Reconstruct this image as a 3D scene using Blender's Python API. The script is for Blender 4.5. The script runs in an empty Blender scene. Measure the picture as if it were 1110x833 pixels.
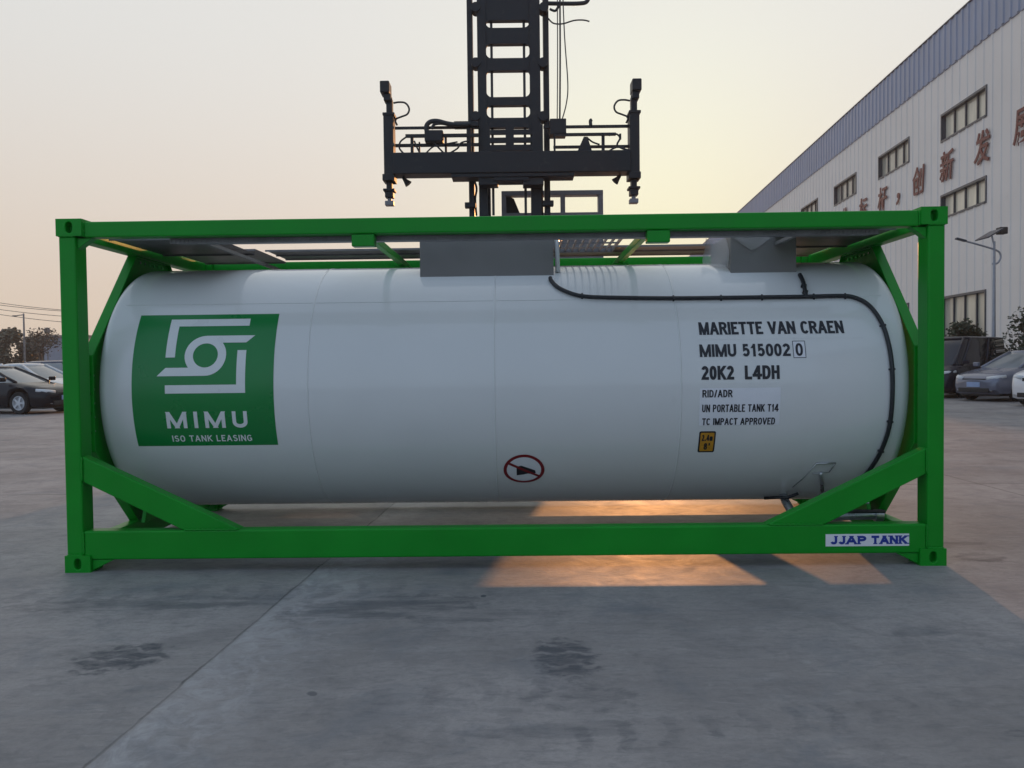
import bpy, bmesh, math, random
from mathutils import Vector, Matrix, noise
R = math.radians
PI = math.pi
SC = bpy.context.scene
COL = SC.collection
random.seed(7)

# ------------------------------------------------------------------ camera
CAM_H, PITCH, ROLL, FPX = 1.4275, 0.028277, 0.011666, 866.04
cd = bpy.data.cameras.new('camera')
cd.sensor_width = 36.0
cd.lens = FPX / 1110 * 36.0
cd.clip_start = 0.05
cd.clip_end = 3000
cam = bpy.data.objects.new('camera', cd)
COL.objects.link(cam)
cam.matrix_world = Matrix.Translation((0, 0, CAM_H)) @ Matrix.Rotation(PI/2 - PITCH, 4, 'X') @ Matrix.Rotation(-ROLL, 4, 'Z')
SC.camera = cam

# ------------------------------------------------------------------ sky, sun, exposure
SUN_EL, SUN_AZ = R(8.7), R(9.5)          # azimuth measured from +Y towards +X
SKY_WARM_LOW, SKY_WARM_HIGH = (4.6, 3.9, 3.3), (4.85, 4.85, 4.72)
SKY_AUREOLE = (0.75, 1.05, 0.05)
SKY_DUSK_LOW, SKY_DUSK_HIGH = (3.3, 4.05, 5.0), (2.6, 3.25, 4.35)
w = bpy.data.worlds.new('World')
SC.world = w
w.use_nodes = True
nt = w.node_tree
nt.nodes.clear()
sky = nt.nodes.new('ShaderNodeTexSky')
sky.sky_type = 'NISHITA'
sky.sun_disc = False
sky.sun_elevation = SUN_EL
sky.sun_rotation = SUN_AZ
sky.air_density = 1.2
sky.dust_density = 5.0
sky.ozone_density = 2.0
def wmath(op, a, b=None, clamp=False):
    n = nt.nodes.new('ShaderNodeMath'); n.operation = op; n.use_clamp = clamp
    for i, v in enumerate((a, b)):
        if v is None: continue
        if isinstance(v, (int, float)): n.inputs[i].default_value = v
        else: nt.links.new(v, n.inputs[i])
    return n.outputs[0]
def wmix(f, a, b, blend='MIX'):
    n = nt.nodes.new('ShaderNodeMixRGB'); n.blend_type = blend
    for i, v in enumerate((f, a, b)):
        if isinstance(v, (int, float)): n.inputs[i].default_value = v
        elif isinstance(v, tuple): n.inputs[i].default_value = (*v, 1)
        else: nt.links.new(v, n.inputs[i])
    return n.outputs[0]
def wsmooth(v, a, b):
    n = nt.nodes.new('ShaderNodeMapRange'); n.interpolation_type = 'SMOOTHSTEP'
    n.inputs['From Min'].default_value = a; n.inputs['From Max'].default_value = b
    nt.links.new(v, n.inputs['Value'])
    return n.outputs[0]
# dusty evening air: the Nishita sky with its range compressed, warm towards the sunset and blue towards the dusk side
gam = nt.nodes.new('ShaderNodeGamma')
gam.inputs['Gamma'].default_value = 0.05
nt.links.new(sky.outputs[0], gam.inputs[0])
wtc = nt.nodes.new('ShaderNodeTexCoord')
wsep = nt.nodes.new('ShaderNodeSeparateXYZ')
nt.links.new(wtc.outputs['Generated'], wsep.inputs[0])
side = wmath('ADD', wmath('MULTIPLY', wsep.outputs[0], math.sin(SUN_AZ)), wmath('MULTIPLY', wsep.outputs[1], math.cos(SUN_AZ)))
front = wsmooth(side, -0.35, 0.75)
elev = wsmooth(wsep.outputs[2], -0.02, 0.75)
warm = wmix(wsmooth(wsep.outputs[2], 0.0, 0.42), SKY_WARM_LOW, SKY_WARM_HIGH)
dusk = wmix(elev, SKY_DUSK_LOW, SKY_DUSK_HIGH)
tint = wmix(front, dusk, warm)
bg = nt.nodes.new('ShaderNodeBackground')
bg.inputs['Strength'].default_value = 0.15
out = nt.nodes.new('ShaderNodeOutputWorld')
vd = nt.nodes.new('ShaderNodeVectorMath'); vd.operation = 'DOT_PRODUCT'
nt.links.new(wtc.outputs['Generated'], vd.inputs[0])
vd.inputs[1].default_value = (math.sin(SUN_AZ)*math.cos(SUN_EL), math.cos(SUN_AZ)*math.cos(SUN_EL), math.sin(SUN_EL))
aur = wmath('POWER', wmath('MAXIMUM', vd.outputs['Value'], 0.0), 45.0)
skyc = wmix(1.0, gam.outputs[0], tint, 'MULTIPLY')
nt.links.new(wmix(aur, skyc, SKY_AUREOLE, 'ADD'), bg.inputs[0])
nt.links.new(bg.outputs[0], out.inputs[0])

sd = bpy.data.lights.new('sun', 'SUN')
sd.energy = 2.2
sd.angle = R(0.6)
sd.color = (1.0, 0.43, 0.145)
sun = bpy.data.objects.new('sun', sd)
COL.objects.link(sun)
sdir = Vector((math.sin(SUN_AZ)*math.cos(SUN_EL), math.cos(SUN_AZ)*math.cos(SUN_EL), math.sin(SUN_EL)))
sun.rotation_euler = sdir.to_track_quat('Z', 'Y').to_euler()
sun.location = (8, 40, 12)

SC.view_settings.view_transform = 'Standard'
SC.view_settings.look = 'None'
SC.view_settings.exposure = 0.0
SC.view_settings.gamma = 1.0
SC.view_settings.use_curve_mapping = False

# ------------------------------------------------------------------ helpers
def tag(o, label=None, cat=None, group=None, kind=None):
    if label: o['label'] = label
    if cat: o['category'] = cat
    if group: o['group'] = group
    if kind: o['kind'] = kind
    return o

def empty(name, loc=(0, 0, 0), rz=0.0):
    o = bpy.data.objects.new(name, None)
    COL.objects.link(o)
    o.location = loc
    o.rotation_euler = (0, 0, rz)
    o.empty_display_size = 0.2
    return o

def copy_tree(o, parent=None):
    c = o.copy()
    COL.objects.link(c)
    if parent:
        c.parent = parent
    for ch in o.children:
        copy_tree(ch, c)
    return c

def at(px, py, Y):
    """point on the plane y = Y that a pixel of the 1110x833 photograph looks at (used to read sizes off the photo)"""
    du, dv = px - 555.0, py - 416.5
    cr, sr = math.cos(ROLL), math.sin(ROLL)
    a, b = du*cr - dv*sr, du*sr + dv*cr
    dx, dy, dz = a/FPX, 1.0, -b/FPX
    cp, sp = math.cos(PITCH), math.sin(PITCH)
    y, z = cp*dy + sp*dz, -sp*dy + cp*dz
    t = Y / y
    return Vector((dx*t, Y, CAM_H + z*t))

class MB:
    def __init__(s):
        s.bm = bmesh.new()
    def box(s, c, d, m=None):
        r = bmesh.ops.create_cube(s.bm, size=1.0)
        M = Matrix.Translation(c) @ (m.to_4x4() if m else Matrix.Identity(4)) @ Matrix.Diagonal((d[0], d[1], d[2], 1))
        bmesh.ops.transform(s.bm, matrix=M, verts=r['verts'])
        return s
    def box2(s, a, b):
        return s.box([(a[i]+b[i])/2 for i in range(3)], [abs(b[i]-a[i]) for i in range(3)])
    def bar(s, p0, p1, wx, wz, up=(0, 0, 1)):
        p0, p1 = Vector(p0), Vector(p1)
        d = p1 - p0
        y = d.normalized()
        up = Vector(up)
        x = y.cross(up)
        if x.length < 1e-4:
            x = y.cross(Vector((1, 0, 0)))
        x.normalize()
        z = x.cross(y)
        m = Matrix((x, y, z)).transposed()
        return s.box((p0+p1)/2, (wx, d.length, wz), m)
    def tube(s, pts, r, seg=8, cap=True):
        pts = [Vector(p) for p in pts]
        n = len(pts)
        rad = r if isinstance(r, (list, tuple)) else [r]*n
        rings = []
        prev = None
        for i, p in enumerate(pts):
            t = (pts[min(i+1, n-1)] - pts[max(i-1, 0)])
            if t.length < 1e-9: t = Vector((0, 0, 1))
            t.normalize()
            if prev is None:
                a = t.cross(Vector((0, 0, 1)))
                if a.length < 1e-3: a = t.cross(Vector((1, 0, 0)))
            else:
                a = prev - t*prev.dot(t)
                if a.length < 1e-4: a = t.cross(Vector((1, 0, 0)))
            a.normalize()
            prev = a
            b = t.cross(a)
            rings.append([s.bm.verts.new(p + rad[i]*(math.cos(2*PI*k/seg)*a + math.sin(2*PI*k/seg)*b)) for k in range(seg)])
        for i in range(n-1):
            for k in range(seg):
                s.bm.faces.new((rings[i][k], rings[i][(k+1) % seg], rings[i+1][(k+1) % seg], rings[i+1][k]))
        if cap:
            s.bm.faces.new(rings[0][::-1]); s.bm.faces.new(rings[-1])
        return s
    def prism(s, poly, axis, a0, a1):
        """poly: 2D outline; axis 0: (y,z), 1: (x,z), 2: (x,y)"""
        def P(q, a):
            return {0: (a, q[0], q[1]), 1: (q[0], a, q[1]), 2: (q[0], q[1], a)}[axis]
        v0 = [s.bm.verts.new(P(q, a0)) for q in poly]
        v1 = [s.bm.verts.new(P(q, a1)) for q in poly]
        n = len(poly)
        s.bm.faces.new(v0); s.bm.faces.new(v1[::-1])
        for i in range(n):
            s.bm.faces.new((v0[i], v1[i], v1[(i+1) % n], v0[(i+1) % n]))
        return s
    def lathe(s, prof, c, axis='Y', seg=24, cap=True):
        """prof: (radius, along) pairs, closed profile not needed"""
        c = Vector(c)
        rings = []
        for r, a in prof:
            ring = []
            for k in range(seg):
                t = 2*PI*k/seg
                u, v = r*math.cos(t), r*math.sin(t)
                q = {'Y': (u, a, v), 'X': (a, u, v), 'Z': (u, v, a)}[axis]
                ring.append(s.bm.verts.new(c + Vector(q)))
            rings.append(ring)
        for i in range(len(rings)-1):
            for k in range(seg):
                s.bm.faces.new((rings[i][k], rings[i][(k+1) % seg], rings[i+1][(k+1) % seg], rings[i+1][k]))
        if cap and prof[0][0] > 1e-5: s.bm.faces.new(rings[0][::-1])
        if cap and prof[-1][0] > 1e-5: s.bm.faces.new(rings[-1])
        return s
    def quad(s, pts):
        s.bm.faces.new([s.bm.verts.new(p) for p in pts])
        return s
    def build(s, name, mat, parent=None, smooth=False, bevel=0, autosmooth=None, subsurf=0, recalc=True):
        if recalc:
            bmesh.ops.remove_doubles(s.bm, verts=s.bm.verts, dist=1e-6)
            bmesh.ops.recalc_face_normals(s.bm, faces=s.bm.faces)
        me = bpy.data.meshes.new(name)
        s.bm.to_mesh(me)
        s.bm.free()
        if mat: me.materials.append(mat)
        o = bpy.data.objects.new(name, me)
        COL.objects.link(o)
        if parent: o.parent = parent
        if smooth:
            for p in me.polygons: p.use_smooth = True
            if autosmooth is not None:
                try: me.set_sharp_from_angle(angle=R(autosmooth))
                except Exception: pass
        if bevel:
            b = o.modifiers.new('bevel', 'BEVEL')
            b.width = bevel; b.segments = 2; b.limit_method = 'ANGLE'; b.angle_limit = R(50)
        if subsurf:
            m = o.modifiers.new('sub', 'SUBSURF'); m.levels = subsurf; m.render_levels = subsurf
        return o

# ------------------------------------------------------------------ materials
def new_mat(name):
    m = bpy.data.materials.new(name)
    m.use_nodes = True
    return m, m.node_tree, m.node_tree.nodes['Principled BSDF']

def paint(name, col, rough=0.4, metal=0.0, var=0.12, scale=6.0, bump=0.0, bscale=60.0, coat=0.0, rvar=0.1, coord='Object', dirt=None):
    m, t, p = new_mat(name)
    tc = t.nodes.new('ShaderNodeTexCoord')
    n = t.nodes.new('ShaderNodeTexNoise')
    n.inputs['Scale'].default_value = scale
    n.inputs['Detail'].default_value = 6
    t.links.new(tc.outputs[coord], n.inputs['Vector'])
    r = t.nodes.new('ShaderNodeValToRGB')
    c = Vector(col[:3])
    r.color_ramp.elements[0].position = 0.3
    r.color_ramp.elements[1].position = 0.7
    r.color_ramp.elements[0].color = (*(c*(1-var)), 1)
    r.color_ramp.elements[1].color = (*[min(1, x) for x in c*(1+var)], 1)
    t.links.new(n.outputs['Fac'], r.inputs[0])
    last = r.outputs[0]
    if dirt:
        n2 = t.nodes.new('ShaderNodeTexNoise'); n2.inputs['Scale'].default_value = dirt[1]; n2.inputs['Detail'].default_value = 8
        n2.inputs['Roughness'].default_value = 0.7
        t.links.new(tc.outputs[coord], n2.inputs['Vector'])
        r2 = t.nodes.new('ShaderNodeValToRGB')
        r2.color_ramp.elements[0].position = dirt[2]; r2.color_ramp.elements[1].position = dirt[2]+0.18
        r2.color_ramp.elements[0].color = (0, 0, 0, 1); r2.color_ramp.elements[1].color = (dirt[3],)*3+(1,)
        t.links.new(n2.outputs['Fac'], r2.inputs[0])
        mx = t.nodes.new('ShaderNodeMixRGB')
        mx.inputs[2].default_value = (*dirt[0], 1)
        t.links.new(r2.outputs[0], mx.inputs[0]); t.links.new(last, mx.inputs[1])
        last = mx.outputs[0]
    t.links.new(last, p.inputs['Base Color'])
    p.inputs['Metallic'].default_value = metal
    mr = t.nodes.new('ShaderNodeMapRange')
    mr.inputs['To Min'].default_value = max(0.02, rough - rvar); mr.inputs['To Max'].default_value = min(1, rough + rvar)
    t.links.new(n.outputs['Fac'], mr.inputs['Value'])
    t.links.new(mr.outputs[0], p.inputs['Roughness'])
    p.inputs['Coat Weight'].default_value = coat
    p.inputs['Coat Roughness'].default_value = 0.08
    if bump:
        nb = t.nodes.new('ShaderNodeTexNoise'); nb.inputs['Scale'].default_value = bscale; nb.inputs['Detail'].default_value = 3
        t.links.new(tc.outputs[coord], nb.inputs['Vector'])
        b = t.nodes.new('ShaderNodeBump'); b.inputs['Strength'].default_value = bump; b.inputs['Distance'].default_value = 0.01
        t.links.new(nb.outputs['Fac'], b.inputs['Height'])
        t.links.new(b.outputs[0], p.inputs['Normal'])
    return m

def glass(name, col, rough=0.04, spec=0.6):
    m, t, p = new_mat(name)
    n = t.nodes.new('ShaderNodeTexNoise'); n.inputs['Scale'].default_value = 3
    r = t.nodes.new('ShaderNodeMapRange'); r.inputs['To Min'].default_value = rough; r.inputs['To Max'].default_value = rough+0.08
    t.links.new(n.outputs['Fac'], r.inputs['Value']); t.links.new(r.outputs[0], p.inputs['Roughness'])
    p.inputs['Base Color'].default_value = (*col, 1)
    p.inputs['Specular IOR Level'].default_value = spec
    return m

GREEN = paint('green_frame_paint', (0.0035, 0.285, 0.017), 0.38, var=0.08, scale=2.5, bump=0.06, bscale=45, rvar=0.14, dirt=((0.03, 0.21, 0.04), 5.0, 0.62, 0.30))
GREEN.node_tree.nodes['Principled BSDF'].inputs['Specular IOR Level'].default_value = 0.28
WHITE = paint('white_tank_paint', (0.74, 0.76, 0.75), 0.10, var=0.02, scale=1.2, bump=0.045, bscale=2.6, rvar=0.03, dirt=((0.50, 0.50, 0.47), 3.0, 0.62, 0.25))
DECG = paint('decal_green', (0.005, 0.215, 0.045), 0.28, var=0.05, scale=2)
DECW = paint('decal_white', (0.74, 0.78, 0.78), 0.3, var=0.03)
BLACKINK = paint('black_lettering', (0.012, 0.013, 0.02), 0.4, var=0.1)
LABELW = paint('label_vinyl', (0.80, 0.82, 0.86), 0.35, var=0.02)
REDINK = paint('red_sign_ink', (0.22, 0.008, 0.014), 0.4, var=0.05)
YELLOW = paint('amber_label', (0.55, 0.26, 0.02), 0.4, var=0.15, scale=40)
BLUEINK = paint('blue_lettering', (0.012, 0.04, 0.30), 0.4, var=0.05)
SPILL = paint('spill_box_grey', (0.20, 0.195, 0.19), 0.55, metal=0.1, var=0.06, scale=4, bump=0.05)
GALV = paint('galvanised_grating', (0.20, 0.195, 0.20), 0.48, metal=0.4, var=0.2, scale=9, bump=0.1)
STEEL = paint('steel_pipe', (0.48, 0.50, 0.52), 0.3, metal=0.9, var=0.1, scale=12)
RUBBER = paint('black_rubber', (0.018, 0.02, 0.024), 0.45, var=0.2, scale=20)
DARKPAINT = paint('dark_machine_paint', (0.005, 0.006, 0.010), 0.5, var=0.25, scale=3, bump=0.05, dirt=((0.07, 0.06, 0.05), 4.0, 0.58, 0.5))
CABGREY = paint('cab_grey_paint', (0.22, 0.22, 0.24), 0.45, var=0.1)
WALL = paint('warm_white_wall_sheet', (0.77, 0.72, 0.68), 0.5, var=0.05, scale=0.35, dirt=((0.55, 0.50, 0.46), 0.9, 0.60, 0.35))
BLUE = paint('blue_parapet_sheet', (0.27, 0.31, 0.42), 0.45, var=0.08, scale=0.5, dirt=((0.30, 0.31, 0.38), 1.1, 0.60, 0.4))
FRAME = paint('dark_window_frame', (0.045, 0.055, 0.075), 0.4, var=0.1)
CURTAIN = glass('window_glass_over_pale_blinds', (0.80, 0.73, 0.57), 0.12, 0.5)
def vary(m, a, b):
    t = m.node_tree
    oi = t.nodes.new('ShaderNodeObjectInfo'); r = t.nodes.new('ShaderNodeValToRGB')
    r.color_ramp.elements[0].color = (*a, 1); r.color_ramp.elements[1].color = (*b, 1)
    tc = t.nodes.new('ShaderNodeTexCoord'); mp = t.nodes.new('ShaderNodeMapping'); mp.inputs['Scale'].default_value = (1, 0.9, 0.25)
    n = t.nodes.new('ShaderNodeTexNoise'); n.inputs['Scale'].default_value = 1.6; n.inputs['Detail'].default_value = 3
    t.links.new(tc.outputs['Object'], mp.inputs[0]); t.links.new(mp.outputs[0], n.inputs['Vector'])
    ad = t.nodes.new('ShaderNodeMath'); ad.operation = 'MULTIPLY_ADD'; ad.inputs[1].default_value = 1.3
    sb_ = t.nodes.new('ShaderNodeMath'); sb_.operation = 'SUBTRACT'; sb_.inputs[1].default_value = 0.65
    t.links.new(n.outputs['Fac'], ad.inputs[0]); t.links.new(oi.outputs['Random'], sb_.inputs[0]); t.links.new(sb_.outputs[0], ad.inputs[2])
    t.links.new(ad.outputs[0], r.inputs[0]); t.links.new(r.outputs[0], t.nodes['Principled BSDF'].inputs['Base Color'])
vary(CURTAIN, (0.36, 0.34, 0.29), (0.88, 0.80, 0.62))
SIGNRED = paint('red_sign_letters', (0.150, 0.020, 0.018), 0.5, var=0.12)
BARK = paint('bark', (0.075, 0.055, 0.042), 0.9, var=0.3, scale=14, bump=0.3, bscale=30)
LEAFD = paint('dark_leaf', (0.035, 0.050, 0.026), 0.55, var=0.5, scale=1.7)
LEAFG = paint('hazy_dull_green_leaf', (0.085, 0.082, 0.055), 0.6, var=0.5, scale=1.2)  # green foliage, with distant haze mixed into the colour as a paler brown
LEAFB = paint('hazy_brown_autumn_leaf', (0.115, 0.090, 0.066), 0.7, var=0.45, scale=1.2)  # autumn brown, lightened so the colour also carries the haze
CHROME = paint('chrome_trim', (0.62, 0.63, 0.65), 0.15, metal=1.0, var=0.05)
TYRE = paint('tyre_rubber', (0.014, 0.014, 0.015), 0.8, var=0.2, scale=20, bump=0.2)
ALLOY = paint('alloy_rim', (0.60, 0.61, 0.63), 0.35, metal=0.1, var=0.08)
CARGLASS = glass('car_glass', (0.22, 0.24, 0.245), 0.03, 0.9)  # pale base colour stands in for sky reflected in the glass
DARKGLASS = glass('tinted_car_glass', (0.014, 0.018, 0.026), 0.03, 0.6)
LAMPGLASS = glass('headlamp_lens', (0.62, 0.64, 0.66), 0.08, 0.8)
TAILRED = glass('tail_lamp_lens', (0.30, 0.012, 0.012), 0.1, 0.6)
PLASTIC = paint('black_trim_plastic', (0.016, 0.017, 0.019), 0.5, var=0.2)
PLATE = paint('number_plate', (0.30, 0.40, 0.62), 0.4, var=0.05)
POLEGREY = paint('pole_grey', (0.35, 0.37, 0.42), 0.4, metal=0.5, var=0.1)
CONCP = paint('concrete_pole', (0.22, 0.20, 0.19), 0.9, var=0.2, scale=5)
PANELW = paint('pale_blue_panel', (0.30, 0.31, 0.36), 0.5, var=0.08)
PANELC = paint('cream_panel', (0.62, 0.58, 0.52), 0.6, var=0.05)
SOLAR = glass('solar_cell', (0.05, 0.055, 0.07), 0.1, 0.8)
def film_mat():
    m, t, p = new_mat('clear_plastic_film')
    p.inputs['Base Color'].default_value = (0.42, 0.41, 0.40, 1)
    p.inputs['Roughness'].default_value = 0.25
    p.inputs['Alpha'].default_value = 0.5
    return m
FILM = film_mat()

# ------------------------------------------------------------------ ground
def ground_material():
    m, t, p = new_mat('worn_concrete_yard')
    N, Lk = t.nodes, t.links
    geo = N.new('ShaderNodeNewGeometry')
    sep = N.new('ShaderNodeSeparateXYZ'); Lk.new(geo.outputs['Position'], sep.inputs[0])
    def math_(op, a, b=None, c=None, clamp=False):
        n = N.new('ShaderNodeMath'); n.operation = op; n.use_clamp = clamp
        for i, v in enumerate((a, b, c)):
            if v is None: continue
            if isinstance(v, (int, float)): n.inputs[i].default_value = v
            else: Lk.new(v, n.inputs[i])
        return n.outputs[0]
    def noise_(scale, detail=5, rough=0.55, vec=None, dist=0.0):
        n = N.new('ShaderNodeTexNoise'); n.inputs['Scale'].default_value = scale; n.inputs['Detail'].default_value = detail
        n.inputs['Roughness'].default_value = rough; n.inputs['Distortion'].default_value = dist
        Lk.new(vec if vec else geo.outputs['Position'], n.inputs['Vector'])
        return n.outputs['Fac']
    def smooth(v, a, b):
        n = N.new('ShaderNodeMapRange'); n.interpolation_type = 'SMOOTHSTEP'
        n.inputs['From Min'].default_value = a; n.inputs['From Max'].default_value = b
        Lk.new(v, n.inputs['Value'])
        return n.outputs[0]
    def mix(f, a, b):
        n = N.new('ShaderNodeMixRGB')
        if isinstance(f, float): n.inputs[0].default_value = f
        else: Lk.new(f, n.inputs[0])
        for i, v in ((1, a), (2, b)):
            if isinstance(v, tuple): n.inputs[i].default_value = (*v, 1)
            else: Lk.new(v, n.inputs[i])
        return n.outputs[0]
    X, Y = sep.outputs[0], sep.outputs[1]
    big = noise_(0.55, 6, 0.6)
    mid = noise_(3.2, 8, 0.65, dist=0.6)
    fine = noise_(38, 6, 0.7)
    mp = N.new('ShaderNodeMapping'); mp.inputs['Scale'].default_value = (1.0, 5.0, 1.0); Lk.new(geo.outputs['Position'], mp.inputs[0])
    streak = noise_(1.6, 7, 0.65, mp.outputs[0])
    c = mix(smooth(big, 0.35, 0.68), (0.245, 0.229, 0.222), (0.370, 0.347, 0.337))
    c = mix(math_('MULTIPLY', smooth(mid, 0.45, 0.75), 0.55), c, (0.150, 0.148, 0.150))
    c = mix(math_('MULTIPLY', smooth(streak, 0.48, 0.72), 0.45), c, (0.33, 0.32, 0.315))
    c = mix(math_('MULTIPLY', smooth(fine, 0.4, 0.75), 0.35), c, (0.17, 0.165, 0.16))
    mp2 = N.new('ShaderNodeMapping'); mp2.inputs['Scale'].default_value = (1.0, 2.6, 1.0); Lk.new(geo.outputs['Position'], mp2.inputs[0])
    brushed = noise_(9, 9, 0.72, mp2.outputs[0], 0.8)
    c = mix(math_('MULTIPLY', smooth(brushed, 0.46, 0.66), 0.42), c, (0.145, 0.145, 0.15))
    c = mix(math_('MULTIPLY', smooth(noise_(5, 9, 0.75, mp2.outputs[0], 1.2), 0.52, 0.72), 0.40), c, (0.40, 0.385, 0.375))
    grain = noise_(140, 3, 0.6)
    c = mix(math_('MULTIPLY', smooth(grain, 0.5, 0.8), 0.30), c, (0.14, 0.138, 0.138))
    c = mix(math_('MULTIPLY', smooth(noise_(1.25, 8, 0.68, dist=0.5), 0.50, 0.66), 0.50), c, (0.150, 0.165, 0.185))
    # expansion joint across the foreground, the newer slab to its right is paler and brushed
    wob = math_('MULTIPLY', math_('SUBTRACT', mid, 0.5), 0.05)
    jx = math_('ADD', math_('ADD', math_('MULTIPLY', Y, -0.062), X), math_('ADD', 1.714, wob))
    slab = smooth(jx, -0.02, 0.03)
    fade = math_('SUBTRACT', 1.0, smooth(jx, 0.05, 0.75))
    brush = math_('MULTIPLY', math_('MULTIPLY', slab, fade), math_('ADD', 0.15, math_('MULTIPLY', smooth(noise_(7, 8, 0.7, dist=1.5), 0.35, 0.75), 0.75)))
    c = mix(math_('MULTIPLY', brush, 0.75), c, (0.47, 0.47, 0.48))
    joint = math_('SUBTRACT', 1.0, smooth(math_('ABSOLUTE', jx), 0.002, 0.011))
    c = mix(math_('MULTIPLY', joint, math_('ADD', 0.25, math_('MULTIPLY', smooth(mid, 0.3, 0.6), 0.5))), c, (0.085, 0.082, 0.08))
    for off, axis in ((5.2, X), (-8.6, X)):
        jj = math_('SUBTRACT', 1.0, smooth(math_('ABSOLUTE', math_('SUBTRACT', axis, off)), 0.005, 0.02))
        c = mix(math_('MULTIPLY', jj, 0.6), c, (0.08, 0.077, 0.075))
    for off in (8.9, 14.6, 20.3):
        jj = math_('SUBTRACT', 1.0, smooth(math_('ABSOLUTE', math_('SUBTRACT', math_('ADD', Y, wob), off)), 0.006, 0.025))
        c = mix(math_('MULTIPLY', jj, 0.6), c, (0.08, 0.077, 0.075))
    # damp and oily marks: (x, y, rx, ry, turn, strength, banded)
    stains = [(-1.93, 3.87, 0.22, 0.20, 0.5, 0.85, 1), (0.236, 3.80, 0.165, 0.27, 0.0, 0.75, 1), (-0.75, 4.62, 0.60, 0.24, 0.2, 0.60, 2),
              (-2.2, 4.75, 0.9, 0.14, 0.05, 0.50, 2), (-0.15, 4.45, 0.5, 0.10, 0.1, 0.4, 2), (0.2, 3.05, 0.5, 0.07, 0.1, 0.3, 2), (3.30, 5.62, 0.17, 0.12, 0.0, 0.75, 2), (3.40, 6.05, 0.28, 0.06, 0.1, 0.55, 2), (1.9, 2.98, 0.06, 0.03, 0, 0.55, 2),
              (-0.19, 4.83, 0.018, 0.025, 0, 0.9, 0), (-0.88, 3.42, 0.022, 0.03, 0.6, 0.6, 2), (0.28, 3.35, 0.26, 0.16, 0.0, 0.3, 1), (2.2, 4.1, 0.3, 0.12, 0.2, 0.3, 2)]
    sn = noise_(11, 7, 0.68)
    for (sx, sy, rx, ry, tr, st, band) in stains:
        dx = math_('SUBTRACT', X, sx); dy = math_('SUBTRACT', Y, sy)
        ca, sa = math.cos(tr), math.sin(tr)
        u = math_('DIVIDE', math_('ADD', math_('MULTIPLY', dx, ca), math_('MULTIPLY', dy, sa)), rx)
        v = math_('DIVIDE', math_('SUBTRACT', math_('MULTIPLY', dy, ca), math_('MULTIPLY', dx, sa)), ry)
        d = math_('ADD', math_('SQRT', math_('ADD', math_('MULTIPLY', u, u), math_('MULTIPLY', v, v))), math_('MULTIPLY', math_('SUBTRACT', sn, 0.5), 1.6))
        k = math_('MULTIPLY', math_('SUBTRACT', 1.0, smooth(d, 0.75, 1.15)), st)
        if band == 2:
            k = math_('MULTIPLY', k, smooth(streak, 0.36, 0.60))
        elif band:
            wv = math_('SINE', math_('ADD', math_('MULTIPLY', Y, 46.0), math_('ADD', math_('MULTIPLY', math_('SINE', math_('MULTIPLY', X, 40.0)), 0.9), math_('MULTIPLY', mid, 7.0))))
            k = math_('MULTIPLY', math_('MULTIPLY', k, smooth(math_('ADD', wv, math_('MULTIPLY', math_('SUBTRACT', sn, 0.42), 3.2)), -1.1, -0.2)), math_('ADD', 0.45, math_('MULTIPLY', smooth(brushed, 0.35, 0.6), 0.55)))
        c = mix(k, c, (0.055, 0.062, 0.075))
    # tread prints of a big tyre rolling across the foreground
    def tread(a, b_, halfw, per, st, x0, x1):
        line = math_('SUBTRACT', Y, math_('ADD', math_('MULTIPLY', X, a), b_))
        q = math_('SUBTRACT', 1.0, smooth(math_('ABSOLUTE', math_('ADD', line, math_('MULTIPLY', math_('SUBTRACT', mid, 0.5), 0.12))), halfw*0.6, halfw))
        ph = math_('ADD', math_('MULTIPLY', X, 2*PI/per), math_('ADD', math_('MULTIPLY', math_('ABSOLUTE', line), 9.0), math_('MULTIPLY', mid, 9.0)))
        s = smooth(math_('SINE', ph), 0.0, 0.7)
        lim = math_('MULTIPLY', smooth(X, x0, x0+0.3), math_('SUBTRACT', 1.0, smooth(X, x1-0.3, x1)))
        brk = math_('ADD', 0.35, math_('MULTIPLY', smooth(brushed, 0.34, 0.60), 0.65))
        return math_('MULTIPLY', math_('MULTIPLY', math_('MULTIPLY', q, s), brk), math_('MULTIPLY', lim, math_('MULTIPLY', smooth(big, 0.3, 0.6), st)))
    c = mix(tread(0.19, 2.92, 0.13, 0.17, 0.55, 0.0, 2.6), c, (0.10, 0.105, 0.115))
    c = mix(tread(0.19, 3.45, 0.15, 0.23, 0.4, -1.4, 0.4), c, (0.12, 0.12, 0.13))
    c = mix(tread(0.02, 5.0, 0.2, 0.21, 0.4, -3.3, 0.2), c, (0.12, 0.12, 0.13))
    Lk.new(c, p.inputs['Base Color'])
    Lk.new(math_('ADD', 0.46, math_('MULTIPLY', mid, 0.34)), p.inputs['Roughness'])
    p.inputs['Specular IOR Level'].default_value = 0.32
    b = N.new('ShaderNodeBump'); b.inputs['Strength'].default_value = 0.35; b.inputs['Distance'].default_value = 0.012
    Lk.new(math_('ADD', math_('ADD', math_('MULTIPLY', fine, 0.35), math_('MULTIPLY', mid, 0.8)), math_('MULTIPLY', joint, -1.2)), b.inputs['Height'])
    Lk.new(b.outputs[0], p.inputs['Normal'])
    return m
g = MB()
g.quad([(-900, -600, 0), (900, -600, 0), (900, 1500, 0), (-900, 1500, 0)])
tag(g.build('ground', ground_material()), kind='structure')

# ================================================================== TANK CONTAINER
TCX, TCY, TYAW = -0.0796, 5.4506, -0.013297
TK = empty('tank_container', (TCX, TCY, 0), TYAW)
tag(TK, 'white cylindrical tank in a bright green steel frame standing on the concrete yard', 'tank container')
LX, DY, HZ = 3.029, 2.438, 2.438
TR, TY0, TZ0 = 0.972, 1.219, 1.238           # tank radius, axis y, axis z

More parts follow.
